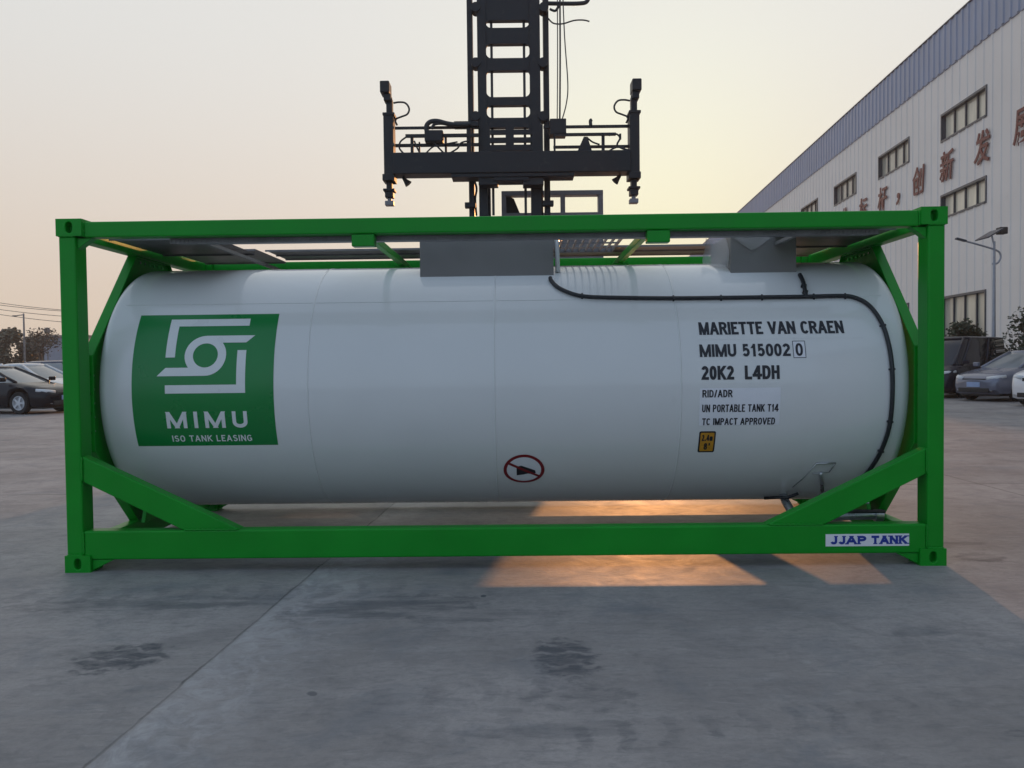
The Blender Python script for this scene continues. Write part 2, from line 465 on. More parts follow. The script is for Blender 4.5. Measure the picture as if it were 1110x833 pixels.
# --- corner castings with oval holes
def hole_face(mb, o, u, v, w_, h_, rw, rh, depth, n):
    """rectangular face with an oval tunnel; o corner-centre, u,v unit axes, n outward normal"""
    o, u, v, n = Vector(o), Vector(u), Vector(v), Vector(n)
    angs = sorted([2*PI*k/24 for k in range(24)] + [math.atan2(h_, w_), PI-math.atan2(h_, w_), PI+math.atan2(h_, w_), 2*PI-math.atan2(h_, w_)])
    outer, inner, deep = [], [], []
    for a in angs:
        ca, sa = math.cos(a), math.sin(a)
        k = min((w_/2)/abs(ca) if abs(ca) > 1e-6 else 9, (h_/2)/abs(sa) if abs(sa) > 1e-6 else 9)
        outer.append(mb.bm.verts.new(o + u*ca*k + v*sa*k))
        e = 2.6
        q = (abs(ca/rw)**e + abs(sa/rh)**e)**(-1/e)
        pt = o + u*ca*q + v*sa*q
        inner.append(mb.bm.verts.new(pt)); deep.append(mb.bm.verts.new(pt - n*depth))
    N_ = len(angs)
    for i in range(N_):
        j = (i+1) % N_
        mb.bm.faces.new((outer[i], outer[j], inner[j], inner[i]))
        mb.bm.faces.new((inner[i], inner[j], deep[j], deep[i]))
    mb.bm.faces.new(deep)
def casting(sx, sy, top):
    mb = MB()
    wx, wy, wz = 0.178, 0.162, 0.118
    x0 = sx*(LX - wx/2); y0 = wy/2 if sy < 0 else DY - wy/2; z0 = HZ - wz/2 if top else wz/2
    for s in (-1, 1):
        if s == sy: hole_face(mb, (x0, y0 + s*wy/2, z0), (1, 0, 0), (0, 0, 1), wx, wz, 0.024, 0.037, 0.115, (0, s, 0))
        else: mb.quad([(x0-wx/2, y0+s*wy/2, z0-wz/2), (x0+wx/2, y0+s*wy/2, z0-wz/2), (x0+wx/2, y0+s*wy/2, z0+wz/2), (x0-wx/2, y0+s*wy/2, z0+wz/2)])
        if s == sx: hole_face(mb, (x0 + s*wx/2, y0, z0), (0, 1, 0), (0, 0, 1), wy, wz, 0.024, 0.037, 0.115, (s, 0, 0))
        else: mb.quad([(x0+s*wx/2, y0-wy/2, z0-wz/2), (x0+s*wx/2, y0+wy/2, z0-wz/2), (x0+s*wx/2, y0+wy/2, z0+wz/2), (x0+s*wx/2, y0-wy/2, z0+wz/2)])
        if (s > 0) == top: hole_face(mb, (x0, y0, z0 + s*wz/2), (1, 0, 0), (0, 1, 0), wx, wy, 0.055, 0.03, 0.04, (0, 0, s))
        else: mb.quad([(x0-wx/2, y0-wy/2, z0+s*wz/2), (x0+wx/2, y0-wy/2, z0+s*wz/2), (x0+wx/2, y0+wy/2, z0+s*wz/2), (x0-wx/2, y0+wy/2, z0+s*wz/2)])
    mb.build('corner_casting', GREEN, TK, bevel=0.007)
for sx in (-1, 1):
    for sy in (-1, 1):
        for top in (0, 1):
            casting(sx, sy, top)
        y0 = 0.012 if sy < 0 else DY-0.012-0.15
        MB().box2((sx*(LX-0.010), y0, 0.1185), (sx*(LX-0.125), y0+0.15, HZ-0.1185)).build('corner_post', GREEN, TK, bevel=0.012)
for sy, y0, y1 in ((-1, 0.022, 0.122), (1, DY-0.122, DY-0.022)):
    MB().box2((-LX+0.1785, y0, 2.312), (LX-0.1785, y1, 2.420)).build('top_side_rail', GREEN, TK, bevel=0.01)
    MB().box2((-LX+0.1260, y0-0.005, 0.084), (LX-0.1260, y1+0.005, 0.286)).build('bottom_side_rail', GREEN, TK, bevel=0.012)
    for sx in (-1, 1):
        # diagonal brace from post to bottom rail, cut flush at both ends
        pl = [(sx*2.9035, 0.806), (sx*1.815, 0.2865), (sx*2.215, 0.2865), (sx*2.9035, 0.628)]
        MB().prism(pl, 1, y0+0.002, y1-0.002).build('diagonal_brace', GREEN, TK, bevel=0.008)
        # small welded gussets at the corners
        ym = (y0+y1)/2
        MB().prism([(sx*2.9035, 2.309), (sx*2.80, 2.309), (sx*2.9035, 2.235)], 1, ym-0.035, ym+0.035).build('corner_gusset', GREEN, TK, bevel=0.004)
        MB().prism([(sx*2.8505, 0.082), (sx*2.70, 0.082), (sx*2.8505, 0.010)], 1, ym-0.045, ym+0.045).build('corner_gusset', GREEN, TK, bevel=0.004)
    for x in (-0.93, 1.09):
        MB().box2((x-0.078, y0+0.006, 2.228), (x+0.078, y1-0.006, 2.309)).build('support_bracket', GREEN, TK, bevel=0.006)
for sx in (-1, 1):
    MB().box2((sx*(LX-0.03), 0.1645, 2.305), (sx*(LX-0.13), DY-0.1645, 2.412)).build('end_top_rail', GREEN, TK, bevel=0.01)
    MB().box2((sx*(LX-0.03), 0.1645, 0.05), (sx*(LX-0.13), DY-0.1645, 0.20)).build('end_bottom_rail', GREEN, TK, bevel=0.01)
    # octagonal end plate with a rolled flange, bolted to the tank skirt
    oc = [(0.225, 0.82), (0.225, 1.50), (0.92, 2.302), (1.518, 2.302), (2.213, 1.50), (2.213, 0.82), (1.518, 0.12), (0.92, 0.12)]
    x0 = sx*2.952
    mb = MB()
    n = len(oc)
    ci = []
    nn = 64
    # ring between octagon and circle
    outer, inner = [], []
    for k in range(nn):
        a = 2*PI*k/nn
        dy, dz = math.cos(a), math.sin(a)
        best = 9
        for i in range(n):
            (ay, az), (by, bz) = oc[i], oc[(i+1) % n]
            ay -= TY0; by -= TY0; az -= TZ0; bz -= TZ0
            ey, ez = by-ay, bz-az
            den = dy*ez - dz*ey
            if abs(den) < 1e-9: continue
            t = (ay*ez - az*ey)/den
            u = (ay*dz - az*dy)/den
            if t > 0 and -1e-6 <= u <= 1+1e-6: best = min(best, t)
        outer.append((TY0+dy*best, TZ0+dz*best)); inner.append((TY0+dy*0.80, TZ0+dz*0.80))
    for xa in (x0-0.008, x0+0.008):
        vo = [mb.bm.verts.new((xa, *q)) for q in outer]; vi = [mb.bm.verts.new((xa, *q)) for q in inner]
        for k in range(nn):
            j = (k+1) % nn
            mb.bm.faces.new((vo[k], vo[j], vi[j], vi[k]))
        ci.append((vo, vi))
    for k in range(nn):
        j = (k+1) % nn
        for q in (0, 1):
            mb.bm.faces.new((ci[0][q][k], ci[0][q][j], ci[1][q][j], ci[1][q][k]))
    ep = mb.build('end_plate', GREEN, TK)
    fl = MB()
    for i in range(n):
        a, b = oc[i], oc[(i+1) % n]
        fl.bar((x0-sx*0.0, a[0], a[1]), (x0-sx*0.0, b[0], b[1]), 0.012, 0.075, up=(1, 0, 0))
    fl.build('plate_flange', GREEN, ep, bevel=0.003)
    def bolt(y, z):
        MB().lathe([(0.0, 0.0), (0.011, 0.0), (0.011, 0.008), (0.0, 0.008)], (x0 - sx*0.009 - (0.008 if sx > 0 else 0), y, z), 'X', 8).build('bolt', CHROME, ep)
    for y, z in ((0.262, 1.36), (0.262, 1.26), (0.262, 1.16), (0.262, 1.06), (0.262, 0.96), (1.02, 2.262), (1.10, 2.262), (1.18, 2.262), (1.26, 2.262), (1.34, 2.262), (1.42, 2.262)):
        bolt(y, z)
    for z in (1.37, 1.23, 1.09, 0.95):
        MB().lathe([(0.0, -0.010), (0.012, -0.010), (0.012, 0.0), (0.0, 0.0)], (x0 - sx*0.008, 0.2185, z), 'Y', 8).build('bolt', CHROME, ep)
    MB().prism([(TY0-0.52, 0.205), (TY0+0.52, 0.205), (TY0+0.42, 0.46), (TY0-0.42, 0.46)], 0, sx*2.80, sx*2.83).build('saddle_plate', GREEN, TK, bevel=0.004)

# --- weld beads at the frame joints
for sx in (-1, 1):
    wb = MB()
    def bead(a, b):
        n_ = max(6, int((Vector(b)-Vector(a)).length/0.012))
        pts_ = [Vector(a).lerp(Vector(b), i/n_) for i in range(n_+1)]
        wb.tube(pts_, [0.0048+0.0016*((i*7) % 3) for i in range(n_+1)], 6)
    bead((sx*2.902, 0.017, 0.80), (sx*2.902, 0.017, 0.633))
    bead((sx*1.83, 0.018, 0.289), (sx*2.20, 0.018, 0.289))
    bead((sx*2.849, 0.018, 2.418), (sx*2.849, 0.018, 2.316))
    bead((sx*2.906, 0.010, 0.1205), (sx*3.016, 0.010, 0.1205))
    bead((sx*2.906, 0.010, 2.3180), (sx*3.016, 0.010, 2.3180))
    bead((sx*2.902, 0.015, 0.280), (sx*2.902, 0.015, 0.12))
    wo = wb.build('weld_beads', GREEN, TK, smooth=True)
    wo['kind'] = 'stuff'

# --- tank shell
prof = [(0.0, -2.925)]
def head(sgn):
    p = []
    for k in range(0, 13):
        t = k/12*PI/2
        p.append((TR - 0.085 + 0.085*math.sin(t), 2.922 - 0.085 + 0.085*math.cos(t)))
    return p
hd = [(0.0, 2.940), (0.45, 2.934), (0.75, 2.926)] + head(1)
xs = [2.0, 1.0, 0.0, -1.0, -2.0]
prof = hd + [(TR, x) for x in xs] + [(r, -x) for r, x in hd[::-1]]
shell = MB().lathe(prof, (0, TY0, TZ0), 'X', 160).build('tank_shell', WHITE, TK, smooth=True, autosmooth=40)
for x in (-1.39, -0.05, 1.28):
    MB().lathe([(TR-0.002, x-0.007), (TR+0.0022, x-0.006), (TR+0.0022, x+0.006), (TR-0.002, x+0.007)], (0, TY0, TZ0), 'X', 160).build('cladding_seam', WHITE, shell, smooth=True)
# raised strip added along the shell, standing in for a reflection line
for ang in (41.5,):
    mb = MB()
    a = R(ang)
    for (xa, xb) in ((-2.80, -1.40), (-1.38, -0.06), (-0.04, 1.27), (1.29, 2.80)):
        mb.bar((xa, TY0-(TR+0.0005)*math.cos(a), TZ0+(TR+0.0005)*math.sin(a)), (xb, TY0-(TR+0.0005)*math.cos(a), TZ0+(TR+0.0005)*math.sin(a)), 0.012, 0.004, up=(0, -math.cos(a), math.sin(a)))
    mb.build('reflection_strip', WHITE, shell)

# --- things laid on the cylinder: (u, v) -> u along x, v arc length up from the front
def wrap(bm, off):
    vs = [v.co.y for v in bm.verts]
    lo, hi = min(vs), max(vs)
    y = lo + 0.02
    while y < hi:
        bmesh.ops.bisect_plane(bm, geom=bm.verts[:]+bm.edges[:]+bm.faces[:], plane_co=(0, y, 0), plane_no=(0, 1, 0))
        y += 0.02
    for v in bm.verts:
        a = v.co.y/TR
        r = TR + off + v.co.z
        v.co = Vector((v.co.x, TY0 - r*math.cos(a), TZ0 + r*math.sin(a)))
def text_bm(body, box, bold=0.0, spacing=1.0, thick=0.0, shear=0.0):
    cu = bpy.data.curves.new('lettering', 'FONT')
    cu.body = body
    cu.offset = bold
    cu.space_character = spacing
    cu.extrude = thick
    cu.shear = shear
    cu.resolution_u = 4
    o = bpy.data.objects.new('lettering', cu)
    COL.objects.link(o)
    bpy.context.view_layer.update()
    me = bpy.data.meshes.new_from_object(o.evaluated_get(bpy.context.evaluated_depsgraph_get()))
    bpy.data.objects.remove(o); bpy.data.curves.remove(cu)
    bm = bmesh.new(); bm.from_mesh(me); bpy.data.meshes.remove(me)
    xs_ = [v.co.x for v in bm.verts]; ys_ = [v.co.y for v in bm.verts]
    x0, x1, y0, y1 = min(xs_), max(xs_), min(ys_), max(ys_)
    for v in bm.verts:
        v.co.x = box[0] + (v.co.x-x0)/(x1-x0)*(box[1]-box[0])
        v.co.y = box[2] + (v.co.y-y0)/(y1-y0)*(box[3]-box[2])
    return bm
def arc(cx, cy, rx, ry, a0, a1, n=12, e=1.0):
    out_ = []
    for k in range(n+1):
        t = R(a0 + (a1-a0)*k/n)
        c_, s_ = math.cos(t), math.sin(t)
        out_.append((cx + rx*math.copysign(abs(c_)**e, c_), cy + ry*math.copysign(abs(s_)**e, s_)))
    return out_
OV = 0.86
# painted block capitals: name -> (relative width, strokes); 'p' follows a centre line, 'd' is a slanting bar with level ends
GLYPH = {
 'A': (.80, [('d', (0, 0), (.46, 1)), ('d', (.54, 1), (1, 0)), ('p', [(.24, .30), (.76, .30)])]),
 'B': (.66, [('p', [(0, 0), (0, 1)]), ('p', [(0, 1), (.5, 1)] + arc(.55, .77, .38, .23, 90, -90) + [(0, .54)]), ('p', [(.4, .54)] + arc(.58, .27, .42, .27, 90, -90) + [(0, 0)])]),
 'C': (.68, [('p', arc(.52, .5, .52, .5, 38, 322, 20, OV))]),
 'D': (.68, [('p', [(0, 0), (0, 1)]), ('p', [(0, 1)] + arc(.42, .5, .58, .5, 90, -90, 16, OV) + [(0, 0)])]),
 'E': (.56, [('p', [(0, 0), (0, 1)]), ('p', [(0, 1), (1.0, 1)]), ('p', [(0, .53), (.95, .53)]), ('p', [(0, 0), (1.0, 0)])]),
 'G': (.72, [('p', arc(.52, .5, .52, .5, 40, 345, 20, OV)), ('p', [(1.0, .02), (1.0, .46)]), ('p', [(.55, .46), (1.0, .46)])]),
 'H': (.66, [('p', [(0, 0), (0, 1)]), ('p', [(1, 0), (1, 1)]), ('p', [(0, .53), (1, .53)])]),
 'I': (.0, [('p', [(.5, 0), (.5, 1)])]),
 'J': (.46, [('p', [(1, 1), (1, .30)] + arc(.52, .27, .48, .27, 0, -170, 10))]),
 'K': (.68, [('p', [(0, 0), (0, 1)]), ('d', (.0, .36), (.94, 1)), ('d', (.34, .58), (1, 0))]),
 'L': (.54, [('p', [(0, 0), (0, 1)]), ('p', [(0, 0), (1.0, 0)])]),
 'M': (.98, [('p', [(0, 0), (0, 1)]), ('p', [(1, 0), (1, 1)]), ('d', (.04, 1), (.48, 0)), ('d', (.52, 0), (.96, 1))]),
 'N': (.74, [('p', [(0, 0), (0, 1)]), ('p', [(1, 0), (1, 1)]), ('d', (.04, 1), (.96, 0))]),
 'O': (.74, [('p', arc(.5, .5, .5, .5, 0, 360, 28, OV))]),
 'P': (.64, [('p', [(0, 0), (0, 1)]), ('p', [(0, 1), (.5, 1)] + arc(.55, .74, .45, .26, 90, -90) + [(0, .48)])]),
 'R': (.68, [('p', [(0, 0), (0, 1)]), ('p', [(0, 1), (.5, 1)] + arc(.55, .76, .42, .24, 90, -90) + [(0, .52)]), ('d', (.52, .52), (1, 0))]),
 'S': (.64, [('p', arc(.5, .76, .46, .24, 25, 265, 14) + arc(.5, .26, .5, .26, 85, -155, 14))]),
 'T': (.66, [('p', [(.5, 0), (.5, 1)]), ('p', [(0, 1), (1, 1)])]),
 'U': (.66, [('p', [(0, 1), (0, .32)] + arc(.5, .32, .5, .32, 180, 360, 12) + [(1, 1)])]),
 'V': (.78, [('d', (0, 1), (.46, 0)), ('d', (.54, 0), (1, 1))]),
 '0': (.54, [('p', arc(.5, .5, .5, .5, 0, 360, 28, OV))]),
 '1': (.34, [('p', [(.75, 0), (.75, 1)]), ('d', (.05, .70), (.70, .98))]),
 '2': (.56, [('p', arc(.5, .72, .48, .28, 165, -25, 12) + [(.52, .36), (.10, .06), (.04, 0), (1.04, 0)])]),
 '4': (.74, [('p', [(.78, 0), (.78, 1)]), ('d', (0, .28), (.66, 1)), ('p', [(-.06, .24), (1.08, .24)])]),
 '5': (.56, [('p', [(.95, 1), (.18, 1), (.10, .52)] + arc(.48, .31, .50, .31, 130, -150, 14))]),
 '8': (.56, [('p', arc(.5, .77, .42, .23, 0, 360, 20)), ('p', arc(.5, .27, .5, .27, 0, 360, 20))]),
 'm': (.80, [('p', [(0, 0), (0, .68)]), ('p', [(0, .5)] + arc(.25, .48, .25, .20, 180, 0, 8) + [(.5, 0)]), ('p', [(.5, .5)] + arc(.75, .48, .25, .20, 180, 0, 8) + [(1, 0)])]),
 '.': (.0, [('p', [(.5, -.02), (.5, .06)])]),
 ',': (.0, [('p', [(.5, -.18), (.5, .06)])]),
 '/': (.34, [('d', (0, 0), (1, 1))]),
 "'": (.0, [('p', [(.5, .78), (.5, 1)])]),
 ' ': (.16, []),
}
def text_bm_block(body, box, t, gap=0.16, serif=0.0):
    """block lettering with one stroke weight t, filling box = (u0, u1, v0, v1)"""
    W_, H_ = box[1]-box[0], box[3]-box[2]
    n = len(body)
    ink = sum(GLYPH[c][0] for c in body); gaps = gap*(n-1)
    k = (W_ - t*n)/(ink+gaps)
    bm = bmesh.new()
    lay = bm.faces.layers.int.new('word')
    word = 0
    x = box[0]
    lift = 0
    for c in body:
        n_before = len(bm.faces)
        if c == ' ': word += 1
        rel, strokes = GLYPH[c]
        w_ = rel*k
        def P(q): return Vector((x + t/2 + q[0]*w_, box[2] + t/2 + q[1]*(H_-t)))
        for st in strokes:
            lift = (lift+1) % 4
            z = lift*0.00012
            if st[0] == 'd':
                a, b = P(st[1]), P(st[2])
                if a.y > b.y: a, b = b, a
                ext = t/2 if st[1][1] in (0, 1) and st[2][1] in (0, 1) else 0
                dv = (b-a)
                if abs(dv.y) > 1e-6:
                    lo = a - dv*(t/2/dv.y if abs(a.y-box[2]-t/2) < 1e-6 else 0)
                    hi = b + dv*(t/2/dv.y if abs(b.y-box[3]+t/2) < 1e-6 else 0)
                else: lo, hi = a, b
                h = t/2*min(1.9, math.hypot(dv.x, dv.y)/max(abs(dv.y), 1e-6))
                if serif:
                    for q_ in (lo, hi):
                        sy_ = 1 if q_.y < (box[2]+box[3])/2 else -1
                        if min(abs(q_.y-box[2]), abs(q_.y-box[3])) < t*0.3:
                            bm.faces.new([bm.verts.new(v_) for v_ in ((q_.x-h*1.35, q_.y, z+.0006), (q_.x+h*1.35, q_.y, z+.0006), (q_.x+h*1.35, q_.y+sy_*serif, z+.0006), (q_.x-h*1.35, q_.y+sy_*serif, z+.0006))])
                qs = [(lo.x-h, lo.y), (lo.x+h, lo.y), (hi.x+h, hi.y), (hi.x-h, hi.y)]
                bm.faces.new([bm.verts.new((*q, z)) for q in qs])
            else:
                pts = [P(q) for q in st[1]]
                clean = [pts[0]]
                for p in pts[1:]:
                    if (p-clean[-1]).length > t*0.02: clean.append(p)
                pts = clean
                closed = (pts[0]-pts[-1]).length < t*0.1 and len(pts) > 4
                if closed: pts = pts[:-1]
                m = len(pts)
                if not closed:                       # square caps
                    d0 = (pts[0]-pts[1]).normalized()*t/2; d1 = (pts[-1]-pts[-2]).normalized()*t/2
                    cap0 = st[1][0][1] in (0, 1) and abs(d0.y) > abs(d0.x) or (abs(d0.x) > abs(d0.y) and st[1][0][0] == 0)
                    cap1 = st[1][-1][1] in (0, 1) and abs(d1.y) > abs(d1.x)
                    if abs(d0.x) > abs(d0.y) and (st[1][0][0] <= 0.01 or st[1][0][0] >= 0.99): cap0 = True
                    if abs(d1.x) > abs(d1.y) and (st[1][-1][0] <= 0.01 or st[1][-1][0] >= 0.99): cap1 = True
                    if c in '.,\'I1': cap0 = cap1 = True
                    if cap0: pts[0] = pts[0]+d0
                    if cap1: pts[-1] = pts[-1]+d1
                if serif:
                    for q_, o_ in ((pts[0], pts[1]), (pts[-1], pts[-2])):
                        if c == 'T' and q_.y > box[2]+t: continue
                        if abs(q_.x-o_.x) < 1e-6 and min(abs(q_.y-box[2]), abs(q_.y-box[3])) < t*0.3:
                            sy_ = 1 if o_.y > q_.y else -1
                            bm.faces.new([bm.verts.new(v_) for v_ in ((q_.x-t*.80, q_.y, z+.0006), (q_.x+t*.80, q_.y, z+.0006), (q_.x+t*.80, q_.y+sy_*serif, z+.0006), (q_.x-t*.80, q_.y+sy_*serif, z+.0006))])
                L_, R_ = [], []
                for i in range(m):
                    pa = pts[i-1] if (i > 0 or closed) else pts[i]
                    pb_ = pts[(i+1) % m] if (i < m-1 or closed) else pts[i]
                    d1 = (pts[i]-pa).normalized() if (pts[i]-pa).length > 0 else (pb_-pts[i]).normalized()
                    d2 = (pb_-pts[i]).normalized() if (pb_-pts[i]).length > 0 else d1
                    n1, n2 = Vector((-d1.y, d1.x)), Vector((-d2.y, d2.x))
                    nn_ = (n1+n2)
                    nn_ = nn_.normalized() if nn_.length > 1e-6 else n1
                    sc_ = min(1.6, 1/max(0.4, nn_.dot(n1)))
                    L_.append(bm.verts.new((*(pts[i]+nn_*t/2*sc_), z))); R_.append(bm.verts.new((*(pts[i]-nn_*t/2*sc_), z)))
                for i in range(m if closed else m-1):
                    j = (i+1) % m
                    bm.faces.new((R_[i], R_[j], L_[j], L_[i]))
        bm.faces.ensure_lookup_table()
        for f in bm.faces[n_before:]: f[lay] = word
        x += w_ + t + gap*k
    bmesh.ops.recalc_face_normals(bm, faces=bm.faces)
    for f in bm.faces:
        if f.normal.z < 0: f.normal_flip()
    return bm
def from_bm(bm, name, mat, parent):
    me = bpy.data.meshes.new(name); bm.to_mesh(me); bm.free()
    me.materials.append(mat)
    o = bpy.data.objects.new(name, me); COL.objects.link(o); o.parent = parent
    return o
def wrapped(mb_or_bm, off, name, mat, parent):
    bm = mb_or_bm.bm if isinstance(mb_or_bm, MB) else mb_or_bm
    lay = bm.faces.layers.int.get('word')
    if lay is not None:
        words = sorted({f[lay] for f in bm.faces})
        if len(words) > 1:                       # one mesh per painted word
            o = None
            for w_ in words:
                b2 = bm.copy(); l2 = b2.faces.layers.int.get('word')
                bmesh.ops.delete(b2, geom=[f for f in b2.faces if f[l2] != w_], context='FACES')
                wrap(b2, off)
                o = from_bm(b2, name, mat, parent)
            bm.free()
            return o
    wrap(bm, off)
    return from_bm(bm, name, mat, parent)
def flat(poly):
    mb = MB(); mb.bm.faces.new([mb.bm.verts.new((*q, 0)) for q in poly]); return mb
def ell(c, ru, rv, n=48):
    return [(c[0]+ru*math.cos(2*PI*k/n), c[1]+rv*math.sin(2*PI*k/n)) for k in range(n)]
def ring(c, ro, ri, n=48):
    mb = MB()
    a = [mb.bm.verts.new((*q, 0)) for q in ell(c, ro, ro, n)]; b = [mb.bm.verts.new((*q, 0)) for q in ell(c, ri, ri, n)]
    for k in range(n): mb.bm.faces.new((a[k], a[(k+1) % n], b[(k+1) % n], b[k]))
    return mb
# green logo panel
lp = wrapped(flat([(-2.655, -0.409), (-1.632, -0.409), (-1.632, 0.596), (-2.655, 0.596)]), 0.0015, 'logo_panel', DECG, TK)
lg = MB()
def addpoly(mb, poly):
    mb.bm.faces.new([mb.bm.verts.new((*q, 0)) for q in poly])
addpoly(lg, [(-2.418, 0.248), (-2.350, 0.248), (-2.350, 0.492), (-1.836, 0.492), (-1.836, 0.553), (-2.418, 0.553)])
addpoly(lg, [(-2.414, -0.013), (-1.836, -0.013), (-1.836, 0.298), (-1.900, 0.298), (-1.900, 0.047), (-2.414, 0.047)])
cx, cy, ro, ri = -2.130, 0.262, 0.150, 0.090
a_ = [lg.bm.verts.new((*q, 0)) for q in ell((cx, cy), ro, ro)]; b_ = [lg.bm.verts.new((*q, 0)) for q in ell((cx, cy), ri, ri)]
for k in range(48): lg.bm.faces.new((a_[k], a_[(k+1) % 48], b_[(k+1) % 48], b_[k]))
lg2, lg3 = MB(), MB()
addpoly(lg2, [(cx-0.005, cy+ro), (-1.782, cy+ro), (-1.842, cy+ro-0.056), (cx+0.105, cy+ro-0.056), (cx+0.06, cy+ro-0.04)])
addpoly(lg3, [(cx+0.005, cy-ro), (-2.474, cy-ro), (-2.412, cy-ro+0.060), (cx-0.105, cy-ro+0.060), (cx-0.06, cy-ro+0.04)])
wrapped(lg3, 0.0034, 'logo_mark', DECW, lp)
wrapped(lg, 0.0030, 'logo_mark', DECW, lp)
wrapped(lg2, 0.0034, 'logo_mark', DECW, lp)
wrapped(text_bm_block('MIMU', (-2.418, -1.832, -0.268, -0.145), 0.027, 0.42), 0.003, 'lettering', DECW, lp)
wrapped(text_bm_block('ISO TANK LEASING', (-2.395, -1.815, -0.374, -0.324), 0.0085, 0.24), 0.003, 'lettering', DECW, lp)
# owner lettering
lt = wrapped(text_bm_block('MARIETTE VAN CRAEN', (1.426, 2.462, 0.372, 0.474), 0.0195, 0.09), 0.0028, 'owner_lettering', BLACKINK, TK)
wrapped(text_bm_block('MIMU 515002', (1.418, 2.062, 0.206, 0.299), 0.0185, 0.10), 0.0028, 'number_lettering', BLACKINK, TK)
cdg = wrapped(flat([(2.082, 0.192), (2.172, 0.192), (2.172, 0.318), (2.082, 0.318)]), 0.0014, 'check_digit_label', LABELW, TK)
wrapped(text_bm_block('0', (2.100, 2.152, 0.206, 0.300), 0.0165), 0.0028, 'lettering', BLACKINK, cdg)
fr = MB()
for poly in ([(2.082, 0.192), (2.172, 0.192), (2.172, 0.196), (2.082, 0.196)], [(2.082, 0.314), (2.172, 0.314), (2.172, 0.318), (2.082, 0.318)],
             [(2.082, 0.196), (2.086, 0.196), (2.086, 0.314), (2.082, 0.314)], [(2.168, 0.196), (2.172, 0.196), (2.172, 0.314), (2.168, 0.314)]):
    addpoly(fr, poly)
wrapped(fr, 0.0028, 'label_border', BLACKINK, cdg)
wrapped(text_bm_block('20K2  L4DH', (1.424, 1.978, 0.042, 0.141), 0.0205, 0.11), 0.0028, 'size_lettering', BLACKINK, TK)
wrapped(flat([(1.40, 0.335), (2.60, 0.335), (2.60, 0.50), (1.40, 0.50)]), 0.0009, 'clear_backing', WHITE, TK)
al = wrapped(flat([(1.412, -0.290), (1.985, -0.290), (1.985, -0.018), (1.412, -0.018)]), 0.0012, 'approval_label', LABELW, TK)
wrapped(text_bm_block('RID/ADR', (1.430, 1.643, -0.083, -0.030), 0.0095, 0.15), 0.0028, 'lettering', BLACKINK, al)
wrapped(text_bm_block('UN PORTABLE TANK T14', (1.430, 1.972, -0.190, -0.135), 0.0086, 0.15), 0.0028, 'lettering', BLACKINK, al)
wrapped(text_bm_block('TC IMPACT APPROVED', (1.434, 1.954, -0.287, -0.235), 0.0088, 0.15), 0.0028, 'lettering', BLACKINK, al)
def rrect(x0, x1, y0, y1, r, n=5):
    p = []
    for (cx_, cy_, a0) in ((x1-r, y1-r, 0), (x0+r, y1-r, PI/2), (x0+r, y0+r, PI), (x1-r, y0+r, 1.5*PI)):
        for k in range(n+1):
            a = a0 + k/n*PI/2
            p.append((cx_+r*math.cos(a), cy_+r*math.sin(a)))
    return p
hl = wrapped(flat(rrect(1.420, 1.540, -0.512, -0.335, 0.014)), 0.0014, 'height_label', BLACKINK, TK)
wrapped(flat(rrect(1.431, 1.529, -0.500, -0.347, 0.008)), 0.0026, 'label_face', YELLOW, hl)
wrapped(text_bm_block('2.4m', (1.441, 1.519, -0.412, -0.362), 0.0095, 0.2), 0.0036, 'lettering', BLACKINK, hl)
wrapped(text_bm_block("8'", (1.460, 1.504, -0.488, -0.430), 0.0105, 0.3), 0.0036, 'lettering', BLACKINK, hl)
# no-stepping sign
nc = (0.155, -0.667)
ns = wrapped(flat(ell(nc, 0.146, 0.146)), 0.0014, 'no_step_sign', LABELW, TK)
wrapped(ring(nc, 0.152, 0.128), 0.0030, 'red_ring', REDINK, ns)
sh = [(-0.055, 0.035), (-0.02, 0.045), (0.012, 0.03), (0.05, 0.012), (0.082, -0.005), (0.088, -0.035), (0.05, -0.045), (0.03, -0.04), (-0.01, -0.052), (-0.055, -0.06)]
wrapped(flat([(nc[0]+q[0]*1.0, nc[1]+q[1]*1.0) for q in sh]), 0.0024, 'shoe_print', BLACKINK, ns)
d = Vector((1, -0.62)).normalized(); pn = Vector((-d.y, d.x))
sl = [Vector(nc)+d*0.130+pn*0.011, Vector(nc)+d*0.130-pn*0.011, Vector(nc)-d*0.130-pn*0.011, Vector(nc)-d*0.130+pn*0.011]
wrapped(flat([tuple(q) for q in sl]), 0.0034, 'red_slash', REDINK, ns)
# maker's plate on the front bottom rail
mp_ = MB().box2((2.214, 0.0145, 0.136), (2.782, 0.0166, 0.220)).build('maker_plate', LABELW, TK)
for wd, xa_, xb_ in (('JJAP', 2.245, 2.490), ('TANK', 2.525, 2.765)):
    tb = text_bm_block(wd, (xa_, xb_, 0.150, 0.208), 0.0165, 0.12, serif=0.007)
    for v in tb.verts: v.co = Vector((v.co.x, 0.0128 - v.co.z, v.co.y))
    from_bm(tb, 'lettering', BLUEINK, mp_)

